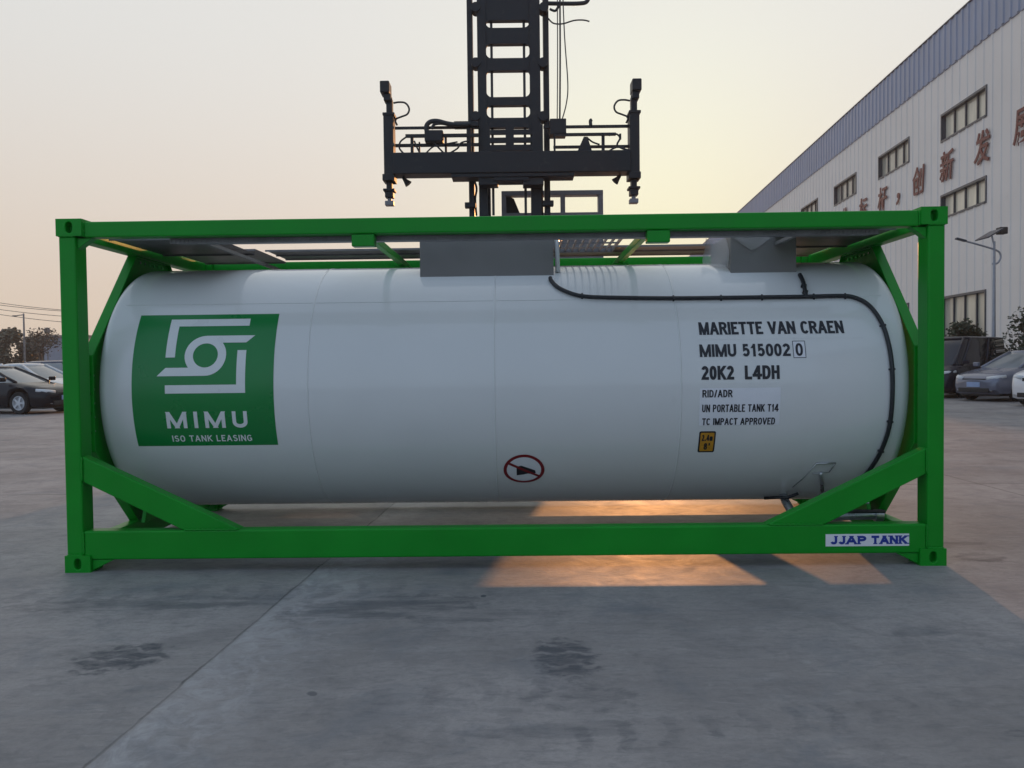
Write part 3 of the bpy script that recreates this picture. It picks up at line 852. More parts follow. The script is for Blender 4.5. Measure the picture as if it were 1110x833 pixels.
# --- drain hose clipped round the tank
def on_tank(u, deg, off):
    a = R(deg)
    return Vector((u, TY0-(TR+off)*math.cos(a), TZ0+(TR+off)*math.sin(a)))
def smooth_path(pts, k=6):
    out_ = []
    n = len(pts)
    for i in range(n-1):
        p0, p1, p2, p3 = pts[max(i-1, 0)], pts[i], pts[i+1], pts[min(i+2, n-1)]
        for j in range(k):
            t = j/k
            out_.append(tuple(0.5*((2*p1[q]) + (-p0[q]+p2[q])*t + (2*p0[q]-5*p1[q]+4*p2[q]-p3[q])*t*t + (-p0[q]+3*p1[q]-3*p2[q]+p3[q])*t**3) for q in range(len(p1))))
    out_.append(tuple(pts[-1]))
    return out_
hp = [(0.372, 56.5), (0.380, 53.5), (0.43, 48.3), (0.527, 44.1), (0.63, 42.2), (0.80, 41.4), (1.272, 40.5), (1.951, 40.4), (2.223, 40.4), (2.50, 40.6), (2.60, 39.3), (2.680, 34.9), (2.735, 26.3), (2.757, 17.3), (2.766, 8.2), (2.768, -3.4), (2.768, -17.4), (2.752, -27.1), (2.720, -37.8), (2.66, -52)]
hose = MB().tube([on_tank(u, dg, 0.016) for u, dg in smooth_path(hp)], 0.0155, 10).build('drain_hose', RUBBER, TK, smooth=True)
MB().tube([on_tank(u, dg, 0.016) for u, dg in smooth_path([(2.268, 56.5), (2.263, 50.0), (2.252, 45.0), (2.243, 40.6)])], 0.0155, 10).build('drain_hose', RUBBER, TK, smooth=True)
for u, dg, ax in ((0.60, 42.6, 0), (1.27, 40.5, 0), (1.62, 40.4, 0), (1.92, 40.4, 0), (2.30, 40.5, 0), (2.53, 40.5, 0), (2.255, 47.5, 1), (2.248, 43.4, 1), (2.740, 25, 1), (2.766, 6, 1), (2.768, -16, 1), (2.745, -30, 1)):
    p0 = on_tank(u, dg, 0.014)
    a = R(dg)
    nrm = Vector((0, -math.cos(a), math.sin(a)))
    up_ = Vector((0, math.sin(a), math.cos(a)))
    m = Matrix((Vector((1, 0, 0)), nrm, up_)).transposed()
    MB().box(p0, (0.014, 0.030, 0.040) if ax == 0 else (0.040, 0.030, 0.014), m).build('clamp', RUBBER, hose, bevel=0.004)

# --- spill boxes, manhole and valves
def spill(x0, x1, y0, y1, z1, name):
    mb = MB()
    def zt(y): return TZ0 + math.sqrt(max(0, TR**2-(y-TY0)**2)) - 0.004
    t = 0.004
    ny = 10
    mb.box2((x0, y0, zt(y0)-0.0), (x1, y0+t, z1))
    mb.box2((x0, y1-t, zt(y1)), (x1, y1, z1))
    for xx in (x0, x1-t):
        pl = [(y0+t, z1), (y1-t, z1)] + [(y1-t-(y1-y0-2*t)*k/ny, zt(y1-t-(y1-y0-2*t)*k/ny)) for k in range(ny+1)]
        mb.prism(pl, 0, xx, xx+t)
    return mb.build(name, SPILL, TK)
sb = spill(-0.632, 0.402, 0.75, 1.62, 2.405, 'spill_box')
spill(1.765, 2.267, 0.75, 1.40, 2.385, 'spill_box')
mh = MB().lathe([(0.26, 2.17), (0.26, 2.30), (0.30, 2.30), (0.30, 2.335), (0.27, 2.35), (0.0, 2.37)], (-0.12, TY0, 0), 'Z', 32).build('manhole_lid', STEEL, TK, smooth=True, autosmooth=30)
for k in range(8):
    a = 2*PI*k/8
    MB().tube([(-0.12+0.31*math.cos(a), TY0+0.31*math.sin(a), 2.27), (-0.12+0.31*math.cos(a), TY0+0.31*math.sin(a), 2.38)], 0.015, 8).build('swing_bolt', STEEL, mh)
MB().tube([(2.0, 1.08, 2.19), (2.0, 1.08, 2.34)], 0.06, 16).build('relief_valve', STEEL, TK, smooth=True, autosmooth=40)
MB().tube([(0.435, 0.80, 2.12), (0.43, 0.82, 2.36), (0.44, 1.0, 2.39)], 0.020, 10).build('air_line', DECW, TK, smooth=True)

# --- walkways
def grating(x0, x1, y0, y1, z, along, pitch, name='walkway_grating', th=0.022, cross=0.36):
    mb = MB()
    e = 0.006
    for (a, b) in (((x0, y0), (x1, y0+e)), ((x0, y1-e), (x1, y1)), ((x0, y0), (x0+e, y1)), ((x1-e, y0), (x1, y1))):
        mb.box2((a[0], a[1], z-th-0.012), (b[0], b[1], z))
    if along == 'x':
        y = y0+pitch
        while y < y1-0.01:
            mb.box2((x0+e, y-0.006, z-th), (x1-e, y+0.006, z-0.001)); y += pitch
        x = x0+0.10
        while x < x1-0.03:
            mb.box2((x-0.004, y0+e, z-th+0.006), (x+0.004, y1-e, z-0.003)); x += 0.10
    else:
        x = x0+pitch
        while x < x1-0.01:
            mb.box2((x-0.006, y0+e, z-th), (x+0.006, y1-e, z-0.001)); x += pitch
        y = y0+cross
        while y < y1-0.03:
            mb.box2((x0+e, y-0.004, z-th+0.006), (x1-e, y+0.004, z-0.003)); y += cross
    return mb.build(name, GALV, TK)
def treadplate(x0, x1, y0, y1, z):
    """perforated pressed-steel plank with turned-down edges"""
    mb = MB()
    mb.box2((x0, y0, z-0.003), (x1, y1, z))
    mb.box2((x0, y0-0.003, z-0.016), (x1, y0, z)); mb.box2((x0, y1, z-0.016), (x1, y1+0.003, z))
    return mb.build('walkway_plank', GALV, TK)
# narrow serrated ledge hanging under the front rail
mb = MB()
mb.box2((-2.30, 0.129, 2.292), (2.62, 0.30, 2.297))
mb.box2((-2.30, 0.1250, 2.276), (2.62, 0.1285, 2.330))
x = -2.30
while x < 2.60:
    mb.box2((x, 0.120, 2.284), (x+0.012, 0.1245, 2.304)); x += 0.030
mb.build('walkway_ledge', GALV, TK)
treadplate(-2.09, 2.09, 1.55, 1.86, 2.428)
treadplate(-2.09, 2.09, 1.87, 2.15, 2.428)
for sx in (-1, 1):
    treadplate(min(sx*2.10, sx*2.88), max(sx*2.10, sx*2.88), 0.42, 1.30, 2.365)
    treadplate(min(sx*2.10, sx*2.88), max(sx*2.10, sx*2.88), 1.32, 2.20, 2.405)
    MB().box2((sx*2.10, 0.305, 2.296), (sx*2.13, 2.30, 2.32)).build('walkway_bearer', SPILL, TK)
grating(0.47, 0.93, 0.32, 1.42, 2.385, 'y', 0.058)
for x in (-0.93, 1.05):
    cm = MB().bar((x, 0.125, 2.335), (x+0.0, DY-0.125, 2.335), 0.05, 0.055).build('cross_member', GREEN, TK, bevel=0.006)
    MB().box2((x-0.07, 1.80, 2.24), (x+0.07, 1.87, 2.305)).build('support_foot', GREEN, cm, bevel=0.005)

# --- discharge pipework low at the right end, document holder, earth lug
mb = MB()
mb.tube([(2.26, 0.60, 0.225), (2.80, 0.60, 0.232)], 0.032, 14)
mb.tube([(2.80, 0.60, 0.232), (2.86, 0.60, 0.232)], 0.046, 14)
mb.tube([(2.26, 0.60, 0.225), (2.20, 0.66, 0.25), (2.18, 0.75, 0.32), (2.18, 0.85, 0.40)], 0.032, 14)
vp = mb.build('discharge_pipe', STEEL, TK, smooth=True, autosmooth=40)
MB().box2((2.60, 0.575, 0.262), (2.64, 0.625, 0.33)).tube([(2.62, 0.60, 0.33), (2.74, 0.55, 0.335)], 0.008, 8).build('valve_handle', STEEL, vp)
MB().tube([(2.10, 0.42, 0.305), (2.50, 0.42, 0.300), (2.80, 0.42, 0.295)], 0.014, 8).build('steam_line', RUBBER, TK, smooth=True)
mb = MB()
q0 = on_tank(2.375, -36.4, 0.0)
a = R(-36.4)
wp = [on_tank(2.302, -36.6, 0.012), on_tank(2.442, -36.4, 0.012)]
mb.tube(wp, 0.006, 8)
mb.tube([on_tank(2.302, -36.6, 0.012), on_tank(2.25, -46, 0.010), on_tank(2.20, -54, 0.010)], 0.003, 6)
mb.tube([on_tank(2.442, -36.4, 0.012), on_tank(2.42, -42.0, 0.012)], 0.004, 6)
mb.tube([on_tank(2.30, -43.0, 0.012), on_tank(2.42, -42.0, 0.012)], 0.004, 6)
hb = mb.build('placard_holder', STEEL, TK, smooth=True)
MB().tube([on_tank(2.36, -42.5, 0.014), on_tank(2.40, -49.5, 0.02), on_tank(2.43, -56.0, 0.03)], 0.014, 8).build('holder_stem', STEEL, hb, smooth=True)
MB().tube([on_tank(2.05, -68, 0.012), on_tank(2.12, -63, 0.03), on_tank(2.18, -60, 0.05), on_tank(2.26, -58, 0.03)], 0.012, 8).build('drain_nozzle', RUBBER, TK, smooth=True)

# loose plastic film caught on the small spill box
mb = MB()
random.seed(3)
nu, nv = 12, 12
M_TK = Matrix.Translation((TCX, TCY, 0)) @ Matrix.Rotation(TYAW, 4, 'Z')
grid = {}
for i in range(nu+1):
    for j in range(nv+1):
        u, v = i/nu, j/nv
        x = 1.60 + 0.155*u + 0.006*math.sin(5*v)
        y = 0.86 + 0.10*math.sin(3.1*u+2*v) + 0.015*noise.noise((u*2, v*2, 1.3))
        z = 2.375 - 0.25*v*(0.75+0.25*u) + 0.006*noise.noise((u*3, v*3, 4.0))
        grid[i, j] = mb.bm.verts.new(M_TK @ Vector((x, y, z)))
for i in range(nu):
    for j in range(nv):
        mb.bm.faces.new((grid[i, j], grid[i+1, j], grid[i+1, j+1], grid[i, j+1]))
g2 = {}
for i in range(9):
    for j in range(7):
        u, v = i/8, j/6
        x = 1.76 + 0.30*u
        y = 0.735 - 0.02*abs(noise.noise((u*4, v*4, 9.1)))
        z = 2.385 - v*(0.02 + 0.115*max(0, 1-abs(u-0.55)*1.9)) + 0.0
        g2[i, j] = mb.bm.verts.new(M_TK @ Vector((x, y - 0.008*v, z)))
for i in range(8):
    for j in range(6):
        mb.bm.faces.new((g2[i, j], g2[i+1, j], g2[i+1, j+1], g2[i, j+1]))
o = mb.build('plastic_film', FILM, smooth=True)
tag(o, 'crumpled clear plastic film caught on the smaller grey box on top of the tank', 'plastic film')

# ================================================================== CONTAINER HANDLER (behind the tank)
HY = 18.6
HB = empty('container_handler', (0, 22.0, 0))
tag(HB, 'dark container handler behind the tank with its mast raised and an empty spreader', 'container handler')
def hbuild(mb, name, mat=DARKPAINT, parent=None, **k):
    bmesh.ops.translate(mb.bm, verts=mb.bm.verts, vec=(0, -22.0, 0))
    return mb.build(name, mat, parent or HB, **k)
def hx(px, y=150): return at(px, y, HY).x
def hz(py, x=553): return at(x, py, HY).z
def hbox(px0, px1, py0, py1, y0, y1, mb=None):
    mb = mb or MB()
    pm, qm = (px0+px1)/2, (py0+py1)/2
    mb.box2((hx(px0, qm), y0, hz(py1, pm)), (hx(px1, qm), y1, hz(py0, pm)))
    return mb
# mast: two outer columns, an inner frame with rounded cut-outs
ZTOP = 13.0
for px0, px1 in ((506.5, 512.5), (591, 597)):
    hbuild(MB().box2((hx(px0), HY+0.45, 0.35), (hx(px1), HY+0.85, ZTOP)), 'mast_column', bevel=0.01)
im = MB()
im.box2((hx(518), HY+0.30, 1.0), (hx(527.5), HY+0.62, ZTOP)); im.box2((hx(575.5), HY+0.30, 1.0), (hx(587), HY+0.62, ZTOP))
bars = [(-40, 15), (23.5, 41), (57, 70.5), (100, 109), (123, 133.5)]
xa, xb = hx(527.5), hx(575.5)
def fillet(mb, x, z, sx, sz, r=0.13):
    p = [(x, z)]
    for k in range(7):
        a = k/6*PI/2
        p.append((x + sx*r*(1-math.sin(a)), z + sz*r*(1-math.cos(a))))
    mb.prism(p, 1, HY+0.34, HY+0.40)
for a, b in bars:
    z1, z0 = hz(a), hz(b)
    im.box2((xa, HY+0.34, z0), (xb, HY+0.52, z1))
    if a > 0:
        fillet(im, xa, z1, 1, 1); fillet(im, xb, z1, -1, 1)
    fillet(im, xa, z0, 1, -1); fillet(im, xb, z0, -1, -1)
hbuild(im, 'inner_mast')
for px in (533.5, 569.5):
    hbuild(MB().box2((hx(px)-0.03, HY+0.42, 4.9), (hx(px)+0.03, HY+0.50, ZTOP)), 'lift_chain', RUBBER)
for px0, px1 in ((520, 530.5), (578, 589.5)):
    hbuild(MB().tube([((hx(px0)+hx(px1))/2, HY+0.70, 0.6), ((hx(px0)+hx(px1))/2, HY+0.70, 6.2)], (hx(px1)-hx(px0))/2, 16), 'lift_cylinder', smooth=True, autosmooth=40)
# rollers and brackets at the sides of the mast
for px, py in ((515, 63), (589, 63), (515, 122), (589, 122), (515, 2), (590, 2)):
    p = at(px, py, HY)
    hbuild(MB().tube([(p.x, HY+0.25, p.z), (p.x, HY+0.55, p.z)], 0.11, 14), 'mast_roller', smooth=True, autosmooth=40)
# spreader
sp = hbuild(hbox(427, 682.5, 167, 190, HY-0.25, HY+0.25), 'spreader_beam', bevel=0.02)
mb = hbox(490, 622, 190, 194, HY-0.22, HY+0.28); hbox(535.5, 573, 194, 198, HY-0.2, HY+0.28, mb)
hbox(519, 540, 194, 202, HY-0.15, HY+0.25, mb); hbox(567, 589, 194, 202, HY-0.15, HY+0.25, mb)
hbuild(mb, 'beam_bracket', bevel=0.01)
mb = hbox(519, 589, 146, 168, HY-0.05, HY+0.25); hbuild(hbox(596, 613.5, 130, 147, HY-0.1, HY+0.3), 'valve_block', bevel=0.01)
mb.bm.free()
# carriage plate between mast and beam, with slots showing sky
mb = MB()
for a in ((519, 531, 132, 167), (577, 589, 132, 167), (531, 577, 154.5, 161), (531, 577, 146.5, 152), (531, 577, 138, 143), (548, 557, 132, 160), (531, 577, 164.5, 167.5)):
    hbox(*a, HY+(0.192 if a[0] == 548 else 0.20), HY+(0.278 if a[0] == 548 else 0.27), mb)
hbuild(mb, 'carriage')
for (px0, px1, py0, py1) in ((428, 519, 137, 139.6), (589, 683, 135.8, 138.6)):
    hbuild(hbox(px0, px1, py0, py1, HY+0.0, HY+0.06), 'guard_rail')
for (px0, px1, py0, py1) in ((428, 519, 155, 158.2), (600, 683, 157, 159.8)):
    hbuild(hbox(px0, px1, py0, py1, HY+0.05, HY+0.11), 'guard_rail')
for (px0, px1, py0, py1) in ((440, 519, 146.5, 150), (600, 667, 145.5, 148.5)):
    hbuild(hbox(px0, px1, py0, py1, HY-0.1, HY-0.04), 'guard_rail')
for px, py0, py1, wd in ((447, 147, 167, 3.2), (455, 155, 167, 1.6), (483.5, 148, 167, 2.4), (508.5, 139, 167, 5), (601, 140, 167, 2.0), (653.5, 147, 167, 3.2), (672, 146, 152, 2)):
    hbuild(hbox(px-wd/2, px+wd/2, py0, py1, HY-0.08, HY-0.01), 'guard_post')
p0, p1, p2, p3 = at(632, 151, HY), at(636, 151, HY), at(641, 167, HY), at(625, 167, HY)
hbuild(MB().prism([(p0.x, p0.z), (p1.x, p1.z), (p2.x, p2.z), (p3.x, p3.z)], 1, HY-0.2, HY-0.05), 'lamp_bracket')
hbuild(hbox(461, 481, 143.5, 156, HY-0.2, HY+0.15), 'hydraulic_motor', bevel=0.03)
hbuild(hbox(492, 519, 132, 138, HY-0.05, HY+0.2), 'valve_block', bevel=0.015)
# end arms
for s, X0, dy in ((-1, 422.5, 0), (1, 686.8, -2.5)):
    def ax(px): return X0 + px
    mb = hbox(ax(-5.2), ax(5.2), 126+dy, 198+dy, HY-0.2, HY+0.2)
    arm = hbuild(mb, 'spreader_arm', bevel=0.015)
    hbuild(hbox(ax(-3.2), ax(3.2), 108+dy, 125.2+dy, HY-0.1, HY+0.1), 'arm_mast', parent=arm, bevel=0.01)
    hbuild(hbox(ax(-6.4), ax(6.4), 125+dy, 128+dy, HY-0.22, HY+0.22), 'arm_collar', parent=arm, bevel=0.01)
    hbuild(hbox(ax(-6.4), ax(6.4), 191+dy, 198+dy, HY-0.22, HY+0.22), 'arm_collar', parent=arm, bevel=0.01)
    mb = hbox(ax(-6.0+3*s), ax(4.0+3*s), 91.5+dy, 104+dy, HY-0.25, HY+0.15); hbox(ax(-4.0+1.5*s), ax(3.5+1.5*s), 104+dy, 112+dy, HY-0.18, HY+0.12, mb)
    hbuild(mb, 'guide_lamp', parent=arm, bevel=0.02)
    mb = hbox(ax(-3), ax(3), 198+dy, 206+dy, HY-0.1, HY+0.1); hbox(ax(-6.2), ax(6.2), 206+dy, 208.5+dy, HY-0.16, HY+0.16, mb); hbox(ax(-4.4), ax(4.4), 208.5+dy, 215+dy, HY-0.12, HY+0.12, mb)
    hbuild(mb, 'twist_lock_housing', parent=arm, bevel=0.01)
    mb = hbox(ax(-2), ax(2), 215+dy, 218.6+dy, HY-0.05, HY+0.05); hbox(ax(-4.6), ax(4.6), 218.6+dy, 223.4+dy, HY-0.1, HY+0.1, mb)
    hbuild(mb, 'twist_lock', CABGREY, parent=arm, bevel=0.01)
    # flipper arm under the beam end and hose loop at the top
    c = at(X0 - s*17, 196+dy, HY)
    hbuild(MB().tube([at(X0 - s*14, 192+dy, HY), c, at(X0 - s*20.5, 200+dy, HY)], [0.03, 0.05, 0.09], 8), 'locking_lever', parent=arm)
    pts = [(4, 112), (10, 111), (17, 112), (21, 118), (19, 124), (12, 127), (6, 130), (8, 136)]
    hbuild(MB().tube([Vector(q) for q in smooth_path([tuple(at(X0 - s*q[0], q[1]+dy, HY)) for q in pts], 4)], 0.022, 8), 'hydraulic_hose', RUBBER, arm, smooth=True)
def hhose(pts, r=0.03, y=HY-0.12):
    hbuild(MB().tube([Vector(q) for q in smooth_path([tuple(at(px, py, y)) for px, py in pts], 5)], r, 8), 'hydraulic_hose', RUBBER, smooth=True)
hhose([(464, 146), (462, 138), (466, 132.5), (474, 131.5), (484, 134), (495, 135.5), (510, 135)], 0.055)
hhose([(468, 140), (471, 135), (480, 134.2), (492, 137)], 0.035)
hhose([(440, 149), (434, 154), (433, 161), (438, 167)], 0.02); hhose([(449, 153), (452, 160), (455, 166)], 0.02)
hhose([(462, 166), (470, 159), (480, 157), (496, 154)], 0.018); hhose([(470, 154), (476, 161), (482, 167)], 0.02)
hhose([(488, 166), (496, 161), (500, 155), (508, 153)], 0.02)
hhose([(636, 149), (642, 154), (650, 157)], 0.02); hhose([(660, 147), (668, 145.5), (672, 150), (669, 157), (674, 161), (682, 163)], 0.022)
hhose([(660, 164), (668, 160), (676, 161), (682, 166)], 0.02)
for (px, r, n0) in ((604, 0.012, 0), (606.8, 0.02, 1)):
    hhose([(px, -30), (px+0.4, 60), (px, 131)], r, HY+0.1)
hhose([(609.5, -20), (612, 40), (615.5, 90), (614, 112), (609, 131)], 0.014, HY+0.1)
hhose([(594, 20), (600, 25.5), (610, 26), (622, 22.5), (632, 22), (639, 23.5)], 0.018, HY+0.3)
hhose([(594, 4), (610, 4.2), (628, 4), (636, 2), (639, -6)], 0.05, HY+0.4)
hhose([(596, 10), (602, 12), (606, 6)], 0.03, HY+0.3)
hhose([(640.5, 137), (640, 131.5), (641.5, 130)], 0.04, HY+0.02)
for px, py in ((510, 223), (594, 221)):
    p = at(px, py, HY+0.4)
    hbuild(MB().box(p, (0.26, 0.2, 0.12)), 'column_bracket', bevel=0.01)
for px, py0, py1 in ((514.2, 198, 228), (592, 198, 228)):
    hhose([(px, 196), (px+2.5, 205), (px+1.0, 216), (px+2.2, 234)], 0.025, HY+0.5)
# chassis, wheels, counterweight and raised cab
hbuild(MB().box2((-1.35, 20.2, 0.75), (1.35, 26.2, 1.75)), 'chassis', bevel=0.05)
hbuild(MB().box2((-1.62, 24.3, 0.85), (1.62, 26.9, 2.65)), 'counterweight', bevel=0.12)
hbuild(MB().box2((-1.25, 22.2, 1.752), (0.3, 24.28, 2.75)), 'engine_cover', bevel=0.06)
for s in (-1, 1):
    hbuild(MB().box2((s*1.36, 19.7, 1.70), (s*2.26, 22.6, 2.42)), 'mudguard', bevel=0.05)
    hbuild(MB().box2((s*0.42, 19.50, 0.35), (s*0.95, 20.18, 1.9)), 'mast_foot', bevel=0.04)
def hwheel(x, y, r, wd):
    mb = MB().lathe([(r*0.55, x-wd/2), (r*0.92, x-wd/2), (r, x-wd/2+0.06), (r, x+wd/2-0.06), (r*0.92, x+wd/2), (r*0.55, x+wd/2), (r*0.55, x-wd/2)], (0, y, r), 'X', 36, cap=False)
    o = hbuild(mb, 'wheel', TYRE, smooth=True, autosmooth=35)
    hbuild(MB().lathe([(0.0, x-wd*0.40), (r*0.54, x-wd*0.40), (r*0.54, x+wd*0.40), (0.0, x+wd*0.40)], (0, y, r), 'X', 24), 'rim', CABGREY, o)
for s in (-1, 1):
    hwheel(s*1.60, 21.1, 0.82, 0.45); hwheel(s*2.08, 21.1, 0.82, 0.45); hwheel(s*1.40, 25.2, 0.78, 0.45)
CY0, CY1 = 20.6, 20.78
pa, pb = at(543.5, 209, CY0), at(653.5, 207, CY0)
zt = (pa.z+pb.z)/2; zs = at(600, 231, CY0).z
mb = MB()
for (x, y) in ((pa.x+0.06, CY0), (pb.x-0.06, CY0), (pa.x+0.06, CY1), (pb.x-0.06, CY1), (at(610, 220, CY0).x, CY0)):
    mb.box2((x-0.06, y-0.05, zs-0.9), (x+0.06, y+0.05, zt-0.001))
mb.box2((pa.x, CY0-0.06, zt-0.10), (pb.x, CY1+0.06, zt+0.02))
mb.box2((pa.x, CY0-0.058, zs-0.40), (pb.x, CY0+0.055, zs))
cab = hbuild(mb, 'cab_guard', CABGREY, bevel=0.012)
hbuild(MB().box2((pa.x, CY0-0.055, 2.45), (pb.x, CY0+1.9, zs-0.401)), 'cab_body', CABGREY, cab, bevel=0.03)
hbuild(MB().prism([(pa.x+0.12, zs), (pa.x+0.12, zs+0.50), (pa.x+0.32, zs+0.40), (pa.x+0.48, zs)], 1, CY0+0.15, CY0+0.25), 'cab_seat', PLASTIC, cab)

# ================================================================== WAREHOUSE (right)
WA = R(4.5)
WL = 19.0
K = WL/16.0
WH = empty('warehouse', (WL*math.cos(WA), -WL*math.sin(WA), 0), -WA)      # local +Y runs along the wall, local +X away from the yard
tag(WH, 'long pale ribbed metal warehouse with a blue parapet band at the right', 'warehouse')
def zk(z): return (z-CAM_H)*K + CAM_H
def sk(s): return s*K
S0, S1 = -30.0, 150.0
Z_ROOF, Z_BAND = zk(15.62), zk(13.72)
rows = [(zk(1.9), zk(4.02)), (zk(7.37), zk(8.43)), (zk(10.70), zk(11.92))]
wins = []
s0 = sk(32.54); pitch = sk(7.19); wlen = sk(3.88)
k = -8
while s0 + k*pitch + wlen < S1-2:
    if s0+k*pitch > S0+1: wins.append((s0+k*pitch, s0+k*pitch+wlen))
    k += 1
def ribs(mb, sa, sb, z0, z1, x=0.0, pitch_=0.78, h=0.035, rw=0.10):
    """trapezoid-ribbed sheet as one strip"""
    pts = [(x, sa)]
    n = math.ceil(sa/pitch_)
    while n*pitch_ < sb:
        c = n*pitch_
        if c-rw > sa and c+rw < sb:
            pts += [(x, c-rw), (x-h, c-rw*0.5), (x-h, c+rw*0.5), (x, c+rw)]
        n += 1
    pts.append((x, sb))
    v0 = [mb.bm.verts.new((p[0], p[1], z0)) for p in pts]; v1 = [mb.bm.verts.new((p[0], p[1], z1)) for p in pts]
    for i in range(len(pts)-1):
        mb.bm.faces.new((v0[i], v0[i+1], v1[i+1], v1[i]))
mb = MB()
zc = 0.0
for (a, b) in rows:
    ribs(mb, S0, S1, zc, a)
    e = S0
    for (u, v) in wins:
        ribs(mb, e, u, a, b); e = v
    ribs(mb, e, S1, a, b)
    zc = b
ribs(mb, S0, S1, zc, Z_BAND)
# far and near end walls, roof
mb.quad([(0, S1, 0), (40, S1, 0), (40, S1, Z_ROOF-0.6), (0, S1, Z_ROOF-0.6)])
mb.quad([(0, S0, 0), (40, S0, 0), (40, S0, Z_ROOF-0.6), (0, S0, Z_ROOF-0.6)])
mb.build('wall', WALL, WH)
MB().quad([(0.05, S0, Z_ROOF-0.55), (40, S0, Z_ROOF-0.2), (40, S1, Z_ROOF-0.2), (0.05, S1, Z_ROOF-0.55)]).build('roof', BLUE, WH)
mb = MB(); ribs(mb, S0, S1, Z_BAND+0.01, Z_ROOF, -0.06, 0.62, 0.05, 0.12)
mb.build('parapet_band', BLUE, WH)
mb = MB(); mb.box2((-0.14, S0, Z_ROOF), (0.30, S1, Z_ROOF+0.05)); mb.build('roof_coping', FRAME, WH)
mb = MB(); mb.box2((-0.065, S0, Z_BAND-0.03), (0.0, S1, Z_BAND+0.009)); mb.build('band_flashing', BLUE, WH)
mb = MB(); mb.box2((-0.05, S0, 0), (0.02, S1, 0.6)); mb.build('plinth', CONCP, WH)
for (a, b) in rows:
    npn = 4
    for (u, v) in wins:
        if v < sk(20): continue
        f = MB()
        t = 0.09
        f.box2((-0.045, u, a), (0.22, u+t, b)); f.box2((-0.045, v-t, a), (0.22, v, b))
        f.box2((-0.046, u+t, b-t*1.2), (0.22, v-t, b)); f.box2((-0.06, u+t, a), (0.22, v-t, a+t))
        for q in range(1, npn):
            y = u + (v-u)*q/npn
            f.box2((0.10, y-0.04, a+t), (0.18, y+0.04, b-t*1.2))
        fo = f.build('window', FRAME, WH)
        MB().box2((0.19, u+t, a+t), (0.21, v-t, b-t*1.2)).build('pane', CURTAIN, fo)
# red raised characters between the window rows
chars = [('标', 45.7), ('杆', 42.9), ('创', 38.6), ('新', 35.75), ('发', 32.75), ('展', 29.9), ('业', 48.7), ('行', 51.6)]
def letter(ch, s, zz0, zz1, wd):
    bm = text_bm(ch, (0, wd, zz0, zz1), bold=0.012, thick=0.02)
    for v in bm.verts:
        x, z, y = v.co.x, v.co.y, v.co.z
        sl_ = 0.10*(z-(zz0+zz1)/2)
        v.co = Vector((-0.075 - (0.035 if y > 0 else 0.0), s + wd/2 - x - sl_, z))
    bmesh.ops.recalc_face_normals(bm, faces=bm.faces)
    from_bm(bm, 'red_character', SIGNRED, WH)
for ch, s in chars:
    letter(ch, sk(s), zk(8.93), zk(10.22), 1.42)
letter('，', sk(40.9), zk(8.92), zk(9.48), 0.45)

# ================================================================== CARS
def loft(mb, secs, close=True):
    rows_ = [[mb.bm.verts.new(p) for p in s] for s in secs]
    n = len(rows_[0])
    for i in range(len(rows_)-1):
        for j in range(n-1):
            mb.bm.faces.new((rows_[i][j], rows_[i+1][j], rows_[i+1][j+1], rows_[i][j+1]))
    mb.bm.faces.new(rows_[0]); mb.bm.faces.new(rows_[-1][::-1])
def interp(tab, x):
    for (x0, v0), (x1, v1) in zip(tab, tab[1:]):
        if (x0-x)*(x1-x) <= 0:
            t = (x-x0)/(x1-x0) if x1 != x0 else 0
            t = t*t*(3-2*t)*0.5 + t*0.5
            return v0 + (v1-v0)*t
    return tab[0][1] if abs(x-tab[0][0]) < abs(x-tab[-1][0]) else tab[-1][1]
CARS = {
 'sedan': dict(L=2.30, wb=1.36, top=[(2.30, .60), (2.22, .70), (2.0, .79), (1.5, .88), (1.0, .955), (0, .97), (-1.2, .99), (-1.75, 1.04), (-2.2, 1.02), (-2.30, .86)],
               wid=[(2.30, .60), (2.15, .77), (1.8, .86), (1.0, .89), (-1.2, .89), (-1.9, .85), (-2.30, .70)], gb=(1.06, -1.80), gr=(-0.05, -1.05), zr=1.44, wr=.34, zbelt=.955),
 'crossover': dict(L=2.20, wb=1.34, top=[(2.20, .68), (2.12, .84), (1.9, .95), (1.4, 1.04), (1.0, 1.08), (0, 1.08), (-1.4, 1.10), (-2.0, 1.12), (-2.20, .95)],
               wid=[(2.20, .62), (2.05, .80), (1.7, .90), (1.0, .92), (-1.4, .92), (-1.9, .88), (-2.20, .75)], gb=(1.02, -2.05), gr=(0.25, -1.70), zr=1.64, wr=.37, zbelt=1.06),
 'van': dict(L=2.40, wb=1.45, top=[(2.40, .70), (2.32, .88), (2.1, 1.02), (1.75, 1.12), (1.4, 1.16), (0, 1.16), (-2.2, 1.16), (-2.40, 1.10)],
               wid=[(2.40, .68), (2.25, .84), (1.9, .92), (1.0, .94), (-2.0, .94), (-2.40, .88)], gb=(1.72, -2.36), gr=(0.85, -2.22), zr=2.10, wr=.36, zbelt=1.14),
}
